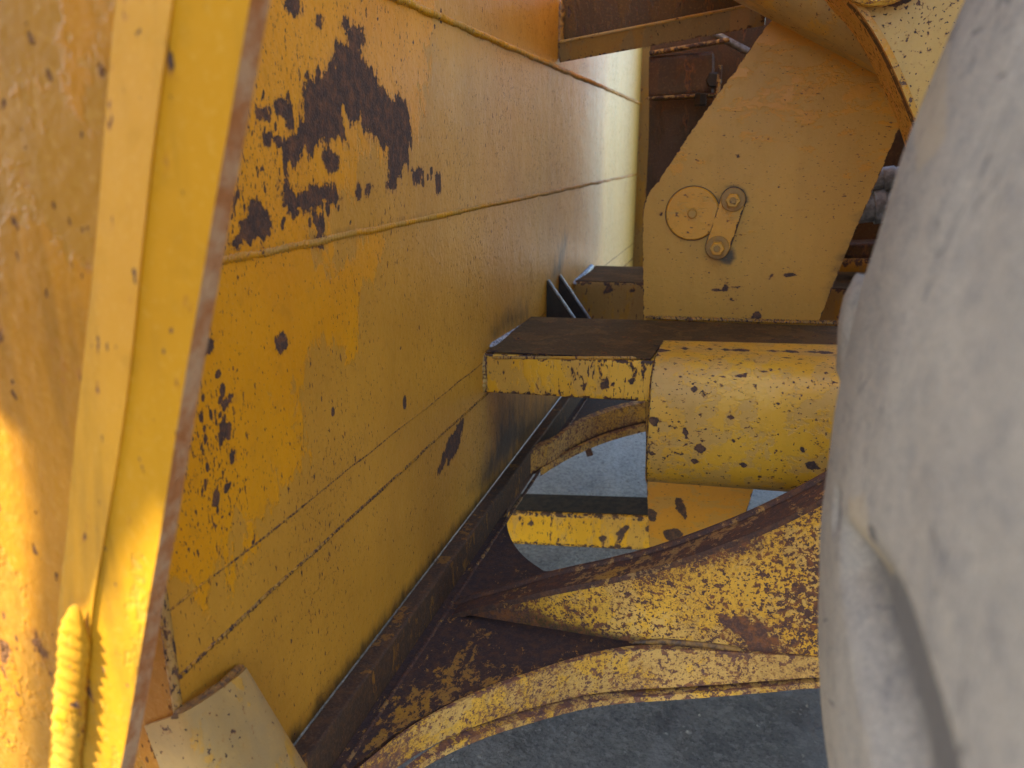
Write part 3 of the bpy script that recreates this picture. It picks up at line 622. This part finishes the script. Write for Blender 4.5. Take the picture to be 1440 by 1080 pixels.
plate('keeper_backing', stadium(k0+(0, .012, 0), k1+(0, .012, 0), rk*1.06), (0, -1, 0), .005, [M['black'], M['black']], lp, .01)
kbar = plate('keeper_bar', stadium(k0, k1, rk), (0, -1, 0), .013, [M['plate'], M['dim']], lp, .01)
for kk in (k0, k1):
    c = kk+np.array([0, -.001, 0]); cyl('washer', c+np.array([0, .003, 0]), c+np.array([0, -.004, 0]), rk*.98, M['dim'], kbar, 24, bevel=.0015)
    cyl('bolt_head', c+np.array([0, -.003, 0]), c+np.array([0, -.030, 0]), rk*.60, M['plate'], kbar, 6, bevel=.002)
    cyl('bolt_stamp', c+np.array([0, -.028, 0]), c+np.array([0, -.034, 0]), rk*.28, M['dim'], kbar, 12, bevel=.001)
bead('weld_bead', [(x, YL-.003, tz(x)+.003) for x in np.linspace(-.235, .30, 20)], .006, (0, -.7, .7), M['seam'], lp, .012, .9, 62)
# ------------------------------------------------------------------ LOWER CROSS BAR seen through the opening
lb0, lb1 = at((690,715), 'Y', 2.30), at((925,733), 'Y', 2.30)
lcb = thing('lower_cross_bar', tuple((lb0+lb1)/2), 'short dark topped yellow bar with black chips seen through the opening', 'bar')
ydep = 2.30
def pt(px, py): return at((px, py), 'Y', ydep)
a0, a1 = pt(700, 742), pt(930, 752); hgt = np.linalg.norm(pt(815, 720)-pt(815, 768))
bar('bar_body', a0+(0, .07, 0), a1+(0, .07, 0), .14, hgt, M['yellow'], lcb, .012, 4, 40,
    chips=[(pt(746,735), .020), (pt(744,755), .016), (pt(778,734), .016), (pt(847,758), .022), (pt(872,752), .026), (pt(880,742), .018), (pt(868,768), .02), (pt(912,745), .02), (pt(732,728), .012)])
dl = (a1-a0)/np.linalg.norm(a1-a0); nl = np.cross(dl, (0, 1, 0)); nl *= np.sign(nl[2])
plate('shaded_top', [a0+nl*(hgt/2+.004)+(0, .006, 0), a1+nl*(hgt/2+.004)+(0, .006, 0), a1+nl*(hgt/2+.004)+(0, .14, 0), a0+nl*(hgt/2+.004)+(0, .14, 0)], nl, .003, M['bar_shade'], lcb, .02)  # bar's top painted near black in place of shade
# ------------------------------------------------------------------ LOWER FRAME: rail, web, lips, near arm
ZW = -.87
lf = thing('lower_arm_frame', (-.2, 1.3, -.95), 'rusted lower lift arm frame with curved flanges around an open hole', 'arm frame')
bar('rail', (BX+.016, .70, -.84), (BX+.016, 3.6, -.84), .032, .075, M['rail'], lf, .004, 2, 60)
near_edge = [(380,1190),(430,1135),(497,1078),(550,1036),(615,997),(680,968),(740,947),(810,925),(880,908),(905,906)]
ne = resample(on(near_edge, 'Z', ZW), 50)
YN = float(ne[-1][1])
hole = [(1160,770),(1000,800),(765,803),(742,787),(723,766),(713,738),(714,715),(722,700),(727,688),(742,662),(770,652),(800,628),(850,604),(908,588)]
hp = on(hole, 'Z', ZW)
hp2 = resample(hp[2:], 60)
right = .35
web = [np.array([BX+.03, .70, ZW])]+[*ne]+[np.array([right, YN+.005, ZW]), np.array([right, hp[0][1], ZW]), hp[1]]+[*hp2]+[np.array([right, hp[-1][1]+.1, ZW]), np.array([right, 3.3, ZW]), np.array([BX+.03, 3.3, ZW])]
shineweb = lambda V: np.clip(1-np.abs(V[:, 1]-1.05)/.25, 0, 1)*.0
plate('web_plate', web, (0, 0, 1), .018, [M['darkrust'], M['flange']], lf, .018, fields=dict(rustf=[(lambda V: .35-.75*np.clip((1.22-V[:, 1])/.35, 0, 1)*np.clip((V[:, 0]+.52)/.1, 0, 1)+.1*np.clip((V[:, 1]-1.4)/.2, 0, 1), 'val')]))
# raised rib on the web parallel to the rail
bead('weld_rib', [(BX+.05, y, ZW+.001) for y in np.linspace(.72, 2.9, 40)], .004, (.3, 0, .95), M['flange'], lf, .012, .8, 40)
def blend(p, q, n=14): return [np.array(p)*(1-t)+np.array(q)*t for t in np.linspace(0, 1, n)]
bead('weld_rib', [at(p, 'Z', ZW+.001) for p in [(436,1090),(452,1055),(480,1010),(520,955),(545,925),(562,905)]], .007, (0, 0, 1), M['bead'], lf, .012, .8, 41)
# near lip hanging from the web's curved edge
hend = ZW-float(at((915,966), 'Y', YN)[2])
lipH = lambda i, n: .046+(hend-.046)*(i/n)**2
T = np.gradient(ne, axis=0); T /= np.linalg.norm(T, axis=1)[:, None]; NO = np.cross(T, (0, 0, 1))
NO *= np.sign((NO@np.array([0, -1, 0]))[:, None])
ext = resample(on([(925,907),(1000,912),(1050,916),(1160,924),(1260,930)], 'Y', YN), 14); extb = resample(on([(925,965),(1000,960),(1050,955),(1160,950),(1260,950)], 'Y', YN), 14)
NX = np.array([[0, -1., 0]]*14)*np.linspace(1, .15, 14)[:, None]
A = np.r_[ne+NO*.012+(0, 0, .004), ext+NX*.012+(0, 0, .002)]; B = np.r_[ne+NO*.012+np.array([(0, 0, -lipH(i, len(ne))) for i in range(len(ne))]), extb+NX*.012]; NO = np.r_[NO, NX]
def smooth(P):
    for _ in range(3):
        Q = P.copy()
        for i in range(42, 58): Q[i] = P[i-3:i+4].mean(0)
        P = Q
    return P
A, B, NO = smooth(A), smooth(B), smooth(NO)
strip('curved_lip', A, B, M['liprust'], lf, 8, thick=.016, n=(.25, .95, 0))
C0 = B+NO*.014+(0, 0, -.010); 
strip('lower_flange', C0+(0, 0, .004), C0-(0, 0, .008), M['liprust'], lf, 3, thick=.05, n=(.2, .95, 0))
# near arm side panel
YN2 = YN
topc = [(600,880),(650,858),(700,846),(770,828),(850,812),(910,798),(980,776),(1050,750),(1100,728),(1160,697),(1260,640)]
tc = resample(on(topc, 'Y', YN2), 60)
botc = [(1260,952),(1155,952),(1050,955),(960,962),(905,966)]
low = on(botc, 'Y', YN2)
panel_pts = [*tc]+[*low]+[at((900,910), 'Y', YN2), at((880,906), 'Y', YN2), at((760,888), 'Y', YN2), at((650,872), 'Y', YN2)]
ap = lambda L: [np.array(p) for p in on(L, 'Y', YN2)]
pch = [[(1008,864),(1018,862),(1030,874),(1040,864),(1052,866),(1056,880),(1068,874),(1078,884),(1082,905),(1092,920),(1072,928),(1058,920),(1048,900),(1030,888),(1014,876)],
       [(1086,890),(1096,898),(1094,910),(1086,902)], [(1095,928),(1110,924),(1120,918),(1138,922),(1138,934),(1100,936)], [(1112,900),(1126,898),(1124,910),(1114,910)]]
plate('arm_side_plate', panel_pts, (0, -1, 0), .03, [M['armrust'], M['flange']], lf, .010,
      fields=dict(chip=[(ap(p), .012) for p in pch], rustf=[(lambda V: np.clip(1-(np.interp(V[:, 0], tc[:, 0], tc[:, 2])-V[:, 2])/.19, 0, 1)*.62-.06-.28*np.clip((.10-np.abs(V[:, 0]-.06))/.1, 0, 1)*(V[:, 2] < -.66), 'val')],
                  grime=[(ap([(560,840),(660,846),(740,850),(800,875),(880,890),(960,904),(1000,912),(1000,922),(880,915),(600,900)]), .02)]), label='near arm side plate, yellow paint freckled with rust')
bead('weld_bead', on([(880,906),(930,903),(990,908),(1046,916)], 'Y', YN2-.002), .007, (0, -1, 0), M['beadrust'], lf, .010, .7, 45)
# top flange
wfl = np.interp(tc[:, 0], (-.5, -.3, .1), (.03, .045, .060))[:, None]
tcf = tc+np.array([0, -.012, 0]); tcb = tc+np.array([0, 1., 0])*wfl
TT = np.gradient(tc, axis=0); TT /= np.linalg.norm(TT, axis=1)[:, None]; UPN = np.cross(TT, (0, -1, 0)); UPN *= np.sign(UPN[:, 2:3])
strip('top_flange', tcf+UPN*.002, tcb+UPN*.002, M['flange'], lf, 8, thick=.012, n=(0, 0, -1))
strip('flange_bead', tcb+UPN*.003-(0, .006, 0), tcb+UPN*.009, M['flange'], lf, 3, thick=.008, n=(0, 1, 0))
# far lip along the far side of the hole
farc = resample(on([(722,700),(731,684),(748,663),(775,650),(800,630),(850,606),(908,590),(1000,572),(1100,560)], 'Z', ZW+.004), 60)
strip('far_flange', farc+(0, 0, .062), farc+(0, 0, -.004), M['liprust'], lf, 8, thick=.05, n=(-.1, .95, 0))
farb = resample(on([(760,664),(800,640),(850,618),(908,602),(1000,586),(1100,575)], 'Z', ZW-.005), 50)
strip('far_lower_lip', farb+(0, 0, .010), farb-(0, 0, .012), M['liprust'], lf, 3, thick=.03, n=(0, .95, 0))
tg = at((828,628), 'Z', ZW-.03); bar('hook_tab', tg+(-.012, 0, .02), tg+(.005, 0, -.03), .02, .012, M['flange'], lf, .003, 2, 4, up=(0, 1, 0))
# ------------------------------------------------------------------ UPPER BRACE
ub = thing('bucket_brace', tuple(at((790,60), 'X', BX)), 'dark brown angle iron brace running from the bucket top to the arm', 'brace')
c0 = at((787,88), 'X', BX+.003); e0 = at((803,24), 'X', BX+.003); yy = float(c0[1])
c1 = at((1075,36), 'Y', yy-.1); e1 = at((1050,-16), 'Y', yy-.1)
dd = c1-c0
M['lipb'] = worn_paint('lit_brace_lip', c1=(.36,.2,.05), c2=(.30,.19,.07), speck=.3, sscale=60, seed=62)  # bounce light on the lip put into a paler paint
M['brace'] = worn_paint('brace_paint', c1=(.12, .065, .022), c2=(.09, .052, .025), fade=.02, speck=.3, sscale=30, edgeamt=.5, edgew=.006, seed=61, rough1=.45, rough2=.5)
c0b = c0+(0, 0, 0); lipv = np.array([0, .012, .052])
plate('vertical_leg', [c0+lipv, c1+lipv, c1+(0, .012, .20), c0+(0, .012, .175)], np.cross(dd, (0, 0, 1)), .014, [M['brace'], M['dim']], ub, .02)
lowleg = [c0, c1, c1+lipv+(0, -.03, 0), c0+lipv+(0, -.03, 0)]
n_ = np.cross(dd, lipv-(0, .03, 0)); n_ *= -np.sign(n_[1])
plate('lower_leg', lowleg, n_, .012, [M['lipb'], M['dusty']], ub, .02)
bead('weld_bead', [c0+(.003, 0, 0), c0+(.003, 0, .165)], .012, (.8, -.6, 0), M['beadrust'], ub, .02, .7, 50)
bead('corner_bead', [c0+lipv+(0, -.032, 0), c1+lipv+(0, -.032, 0)], .004, (0, -1, 0), M['dusty'], ub, .02, .4, 51)
# ------------------------------------------------------------------ TOP ARM (upper right)
YU = 1.55
ua = thing('lift_arm', tuple(at((1290,80), 'Y', YU)), 'pale yellow upper lift arm with curved edge and rusty pin boss at the top right', 'lift arm')
rc = [(1120,-90),(1160,-40),(1180,-12),(1205,15),(1222,38),(1242,72),(1258,105),(1272,138),(1286,172),(1300,215)]
arm = [(p) for p in rc]+[(1400,300),(1560,200),(1560,-90)]
au = lambda L: [np.array(p) for p in on(L, 'Y', YU)]
plate('arm_face', au(arm), (0, -1, 0), .03, [M['palearm'], M['palearm']], ua, .012,
      fields=dict(fade=[(lambda V: np.full(len(V), .12), 'val')], rustf=[(lambda V: np.zeros(len(V)), 'val')], chip=[(au(p), .008) for p in [[(1180,-25),(1290,-25),(1285,0),(1262,8),(1240,9),(1215,5),(1195,2)], [(1258,57),(1264,56),(1265,62),(1259,62)], [(1303,72),(1306,72),(1305,88),(1302,86)]]]))
r3 = resample(au(rc), 60); RW = .16
ce = strip('curved_edge_plate', r3+(0, -.012, 0), r3+(0, RW, 0), M['orangearm'], ua, 8, thick=.012, n=(.6, 0, .6))
ce.data.attributes['edge'].data.foreach_set('value', [1.]*len(ce.data.vertices))
rb = [(1118,-40),(1150,2),(1186,40),(1216,76),(1240,116),(1262,150),(1279,186)]
bossc = at((1240,-62), 'Y', YU-.012); cyl('pin_boss', bossc, bossc+np.array([0, -.03, 0]), np.linalg.norm(at((1240,9), 'Y', YU-.02)-bossc), M['liprust'], ua, 40, bevel=.006)
# dusty underside of the cross tube between the arms
ct0 = thing('upper_cross_tube', tuple(at((1120,40), 'Y', 1.9)), 'dusty tan underside of the big tube crossing above the linkage plate', 'tube')
A0, A1 = at((985,-26), 'Y', 2.02), at((1262,118), 'Y', 1.90)
def ctube():
    n = 20; d = (A1-A0); s = np.array([0, -1., 0]); up = np.cross(d, s); up /= np.linalg.norm(up); up *= np.sign(up[2]); R = []
    for i in range(26):
        c = A0-d*.35+d*1.5*i/25; ring = []
        for k in range(n):
            a = 2*math.pi*k/n; cs, sn = math.cos(a), math.sin(a); e = .75
            ring.append(c+up*.17+s*.17*math.copysign(abs(cs)**e, cs)+up*.17*math.copysign(abs(sn)**e, sn))
        R.append(ring)
    loft('tube_body', R, M['dusty'], ct0, True)
ctube()
# ------------------------------------------------------------------ FAR ARM, BRACKET, HOSES behind the linkage plate
fa = thing('far_arm_plate', tuple(at((1000,300), 'Y', 3.2)), 'dark brown far arm plate in deep shade behind the linkage plate', 'arm plate')
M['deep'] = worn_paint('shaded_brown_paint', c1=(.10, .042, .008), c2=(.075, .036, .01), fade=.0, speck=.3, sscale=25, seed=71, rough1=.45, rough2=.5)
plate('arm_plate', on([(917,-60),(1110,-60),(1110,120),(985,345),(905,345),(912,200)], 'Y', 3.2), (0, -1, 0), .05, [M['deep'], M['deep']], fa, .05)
br = thing('shackle_bracket', tuple(at((960,138), 'Y', 2.95)), 'small dark bracket with a bolt, left of the linkage plate top', 'bracket')
q0, q1 = at((917,112), 'Y', 3.0), at((1003,106), 'Y', 3.0)
bar('bracket_body', q0, q1, .20, .135, M['deep'], br, .012, 4, 10)
bar('lower_edge', q0+(0, -.10, -.068), q1+(0.02, -.10, -.068), .012, .010, M['dusty'], br, .003, 2, 8)
bar('upper_strap', q0+(0, -.10, .075), q1+(.05, -.10, .10), .03, .014, M['dusty'], br, .004, 2, 8)
qb = at((1003,112), 'Y', 2.88); cyl('bolt', qb, qb+np.array([0, .1, 0]), .026, M['black'], br, 6, bevel=.004)
bar('end_hook', at((1004,92), 'Y', 2.88)+(0.02, 0, 0), at((1001,133), 'Y', 2.88)+(0.02, 0, 0), .014, .014, M['dusty'], br, .004, 2, 6, up=(0, 1, 0))
qn = at((985,140), 'Y', 2.88); cyl('lower_nut', qn+np.array([0, 0, -.02]), qn+np.array([0, 0, .02]), .022, M['black'], br, 6, bevel=.003)
rd = thing('grease_line', tuple(at((1030,60), 'Y', 2.9)), 'thin grey pipe slanting between the brace and the linkage plate', 'pipe')
cyl('pipe_run', at((990,40), 'Y', 2.9), at((1062,78), 'Y', 2.9), .012, M['steel'], rd, 12)
for i, (y0_, y1_, r_, m_, lab) in enumerate((((1190,296), (1300,282), .045, 'hose', 'thick blue grey hose behind the plate edge beside the tyre, lower of two'), ((1200,258), (1320,240), .030, 'hose', 'blue grey hose behind the plate edge beside the tyre, upper of two'))):
    h = thing('hydraulic_hose', tuple(at(y0_, 'Y', 2.7)), lab, 'hose', 'hoses behind the linkage plate')
    a, b = at(y0_, 'Y', 2.7), at(y1_, 'Y', 2.7); d = b-a
    for nm, t0, t1, rr in (('hose_body', -.6, 1.2, r_), ('hose_collar', .35, .5, r_*1.18)):
        cyl(nm, a+d*t0, a+d*t1, rr, M[m_], h, 20, bevel=.002)
ax = thing('axle_casing', tuple(at((1215,360), 'Y', 3.0)), 'brown axle casing in shadow between the linkage plate and the tyre', 'axle casing')
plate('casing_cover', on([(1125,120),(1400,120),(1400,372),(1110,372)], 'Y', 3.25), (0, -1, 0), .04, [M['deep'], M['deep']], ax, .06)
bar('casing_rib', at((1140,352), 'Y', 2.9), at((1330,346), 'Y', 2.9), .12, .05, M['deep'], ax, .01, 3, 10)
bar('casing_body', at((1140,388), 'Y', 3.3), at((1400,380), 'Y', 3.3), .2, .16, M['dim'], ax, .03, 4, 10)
# ------------------------------------------------------------------ TYRE
YT = .60; TC = np.array([2.0412*YT, -.3933*YT]); TR = 1.9144*YT
def on_tyre(p):
    d = ray(*p); a = d[0]**2+d[2]**2; b = -2*(d[0]*TC[0]+d[2]*TC[1]); c = TC@TC-TR**2; D = b*b-4*a*c
    t = (-b-math.sqrt(max(D, 0)))/(2*a); q = d*t
    th = math.atan2(q[2]-TC[1], TC[0]-q[0]); return (th*TR, q[1])
tyre = thing('front_tyre', (TC[0], .25, GZ), 'huge worn dusty grey front tyre filling the right foreground', 'tyre')
def tyre_mat():
    n = NT('dusty_rubber'); v = n.mapped((1, .5, .85))
    a = n.noise(9, 4, .6, v, .3); b = n.noise(75, 6, .72, v); c = n.noise(420, 3, .65)
    col = n.mix(n.ramp(a, .34, .66), (.265, .238, .195), (.225, .203, .168))
    col = n.mix(n.math('MULTIPLY', n.ramp(b, .49, .64), .5), col, (.15, .142, .132))
    col = n.mix(n.math('MULTIPLY', n.ramp(b, .5, .28), .35), col, (.33, .29, .22))
    col = n.mix(n.math('MULTIPLY', n.ramp(c, .5, .68), .4), col, (.36, .33, .27)); col = n.mix(n.math('MULTIPLY', n.ramp(c, .48, .32), .45), col, (.13, .122, .11))
    gr = n.ramp(n.math('ADD', n.attr('groove'), n.math('MULTIPLY', n.math('SUBTRACT', b, .5), .5)), .35, .9)
    col = n.mix(n.math('MULTIPLY', gr, .92), col, (.092, .086, .08))
    mud = n.ramp(n.math('ADD', n.attr('mud'), n.math('MULTIPLY', n.math('SUBTRACT', b, .5), .9)), .4, .62)
    col = n.mix(n.math('MULTIPLY', mud, .35), col, (.36, .28, .16))
    cr = n.voro(22, 'DISTANCE_TO_EDGE', n.mapped((1, 1.6, .6)))
    ck = n.math('MULTIPLY', n.ramp(cr.outputs['Distance'], 0, .02, 1, 0), n.ramp(n.noise(7, 3), .53, .62))
    col = n.mix(n.math('MULTIPLY', ck, .75), col, (.06, .06, .065))
    nk = n.math('MULTIPLY', n.ramp(n.noise(75, 3, .5, n.mapped((1, 1, .5), (4, 2, 1))), .66, .71), .7); col = n.mix(nk, col, (.10, .10, .105))
    n.set(n.b.inputs['Base Color'], col); n.b.inputs['Roughness'].default_value = .95; n.b.inputs['Specular IOR Level'].default_value = .06
    nb = n.bump(n.math('ADD', n.math('ADD', b, n.math('MULTIPLY', a, 1.5)), n.math('MULTIPLY', n.math('ADD', ck, nk), -.8)), .5, .0025)
    nb = n.bump(c, .8, .0012, nb); n.set(n.b.inputs['Normal'], nb); return n.m
M['tyre'] = tyre_mat()
g1 = np.array([on_tyre(p) for p in [(1186,750),(1212,775),(1238,800),(1262,850),(1284,920),(1306,1000),(1330,1090),(1350,1200),(1250,1200),(1234,1090),(1222,1000),(1208,930),(1196,860),(1186,800)]])
mudp = [np.array([on_tyre(p) for p in L]) for L in ([(1194,700),(1214,695),(1220,730),(1214,790),(1202,800),(1192,770)], [(1215,790),(1240,800),(1262,860),(1275,910),(1262,905),(1235,840)], [(1290,60),(1340,40),(1330,200),(1290,240)])]
scar = np.array([on_tyre(p) for p in [(1175,690),(1182,688),(1182,720),(1178,750),(1171,745),(1172,715)]])
def tyre_mesh():
    dense = np.linspace(-1.35, 1.0, 620); rest = np.linspace(1.0, 2*math.pi-1.35, 60)[1:-1]; th = np.r_[dense, rest]
    prof = [(-.20, -.14), (-.19, -.05), (-.15, -.012)]+[(y, 0) for y in np.linspace(-.10, .22, 8)]+[(y, 0) for y in np.linspace(.23, YT-.004, 110)]
    prof += [(YT+.035*math.sin(a), -.035*(1-math.cos(a))) for a in np.linspace(.1, math.pi/2, 9)]+[(YT+.033, -.12), (YT+.01, -.30), (YT-.04, -.48)]
    pr = np.array(prof); m = len(pr); n = len(th)
    TH, PI_ = np.meshgrid(th, range(m), indexing='ij'); yy = pr[PI_, 0]; dr = pr[PI_, 1]
    q = np.c_[(TH*TR).ravel(), np.minimum(yy, YT).ravel()]; qq = np.c_[(TH*TR).ravel(), yy.ravel()]
    s = sdf(qq, g1); k = np.clip(.5+s/.03, 0, 1); k = k*k*(3-2*k)
    rs = np.random.RandomState(3)
    lump = sum(a*np.sin(qq[:, 0]*fx+qq[:, 1]*fy+ph) for a, fx, fy, ph in ((.0004, 11, 17, 1), (.0003, 23, -13, 2), (.0003, 41, 37, 0), (.0003, 67, -51, 4)))
    sc = np.clip(.5+sdf(qq, scar)/.008, 0, 1)
    # periodic lug grooves over the unseen rest of the tread
    u = (TH.ravel()*TR) ; outz = (TH.ravel() > .9) | (TH.ravel() < -1.25)
    per = np.clip(.5+(.07-np.abs(((u+qq[:, 1]*.7) % .42)-.21))/.03, 0, 1)*(qq[:, 1] > .12)*outz
    R = TR+dr.ravel()-.020*k-.03*per+lump-.006*sc
    V = np.c_[TC[0]-R*np.cos(TH.ravel()), yy.ravel(), TC[1]+R*np.sin(TH.ravel())]
    F = [[i*m+j, ((i+1) % n)*m+j, ((i+1) % n)*m+j+1, i*m+j+1] for i in range(n) for j in range(m-1)]
    me = mesh(V, F); bm = bmesh.new(); bm.from_mesh(me); bmesh.ops.recalc_face_normals(bm, faces=bm.faces); bm.to_mesh(me); bm.free()
    me.polygons.foreach_set('use_smooth', [True]*len(me.polygons))
    gsm = np.clip(.5+s/.04, 0, 1)
    attr(me, 'groove', np.maximum(np.maximum(np.maximum(gsm*.9, sc), per), np.clip((qq[:, 1]-YT)/.02, 0, 1))); mv = np.zeros(len(V))  # shoulder darkened too: shade of the gap behind the lug, painted in
    for p in mudp: mv = np.maximum(mv, np.clip(.5+.5*sdf(qq, p)/.014, 0, 1))
    attr(me, 'mud', mv); link('tread', me, M['tyre'], tyre)
tyre_mesh()
def lug():
    th0 = on_tyre((1214,415))[0]/TR; th1 = on_tyre((1186,600))[0]/TR
    rings = []
    for i in range(41):
        t = i/40; th = th0+(th1-th0)*t; h = .008*min(1, (t/.22)**.5 if t > 0 else 0)*min(1, ((1-t)/.55)**.8 if t < 1 else 0)
        ring = []
        for (dy, f) in ((.056, -1.2), (.058, 0.2), (.064, .75), (.072, 1.0), (.095, .95), (.108, .5), (.11, -1.2)):
            r = TR-.010+h*f if f > -1 else TR-.06
            ring.append(np.array([TC[0]-r*math.cos(th), YT+dy, TC[1]+r*math.sin(th)]))
        rings.append(ring)
    loft('shoulder_lug', rings, M['tyre'], tyre, True)
lug()
cyl('rim', (TC[0], .05, TC[1]), (TC[0], YT-.02, TC[1]), TR*.56, M['yellow'], tyre, 48, bevel=.02)
# ------------------------------------------------------------------ LOADER BODY (above and behind the view; it shades what is seen)
lb = thing('wheel_loader', (1.8, 2.4, GZ+.6), 'front frame and fender of the yellow loader, above and behind the arms', 'loader')
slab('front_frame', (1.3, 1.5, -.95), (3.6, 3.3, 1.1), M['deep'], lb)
slab('tower', (0, 1.6, .75), (1.6, 3.2, 1.5), M['yellow'], lb)
slab('fender', (.7, -.3, 1.02), (2.6, .9, 1.07), M['yellow'], lb)
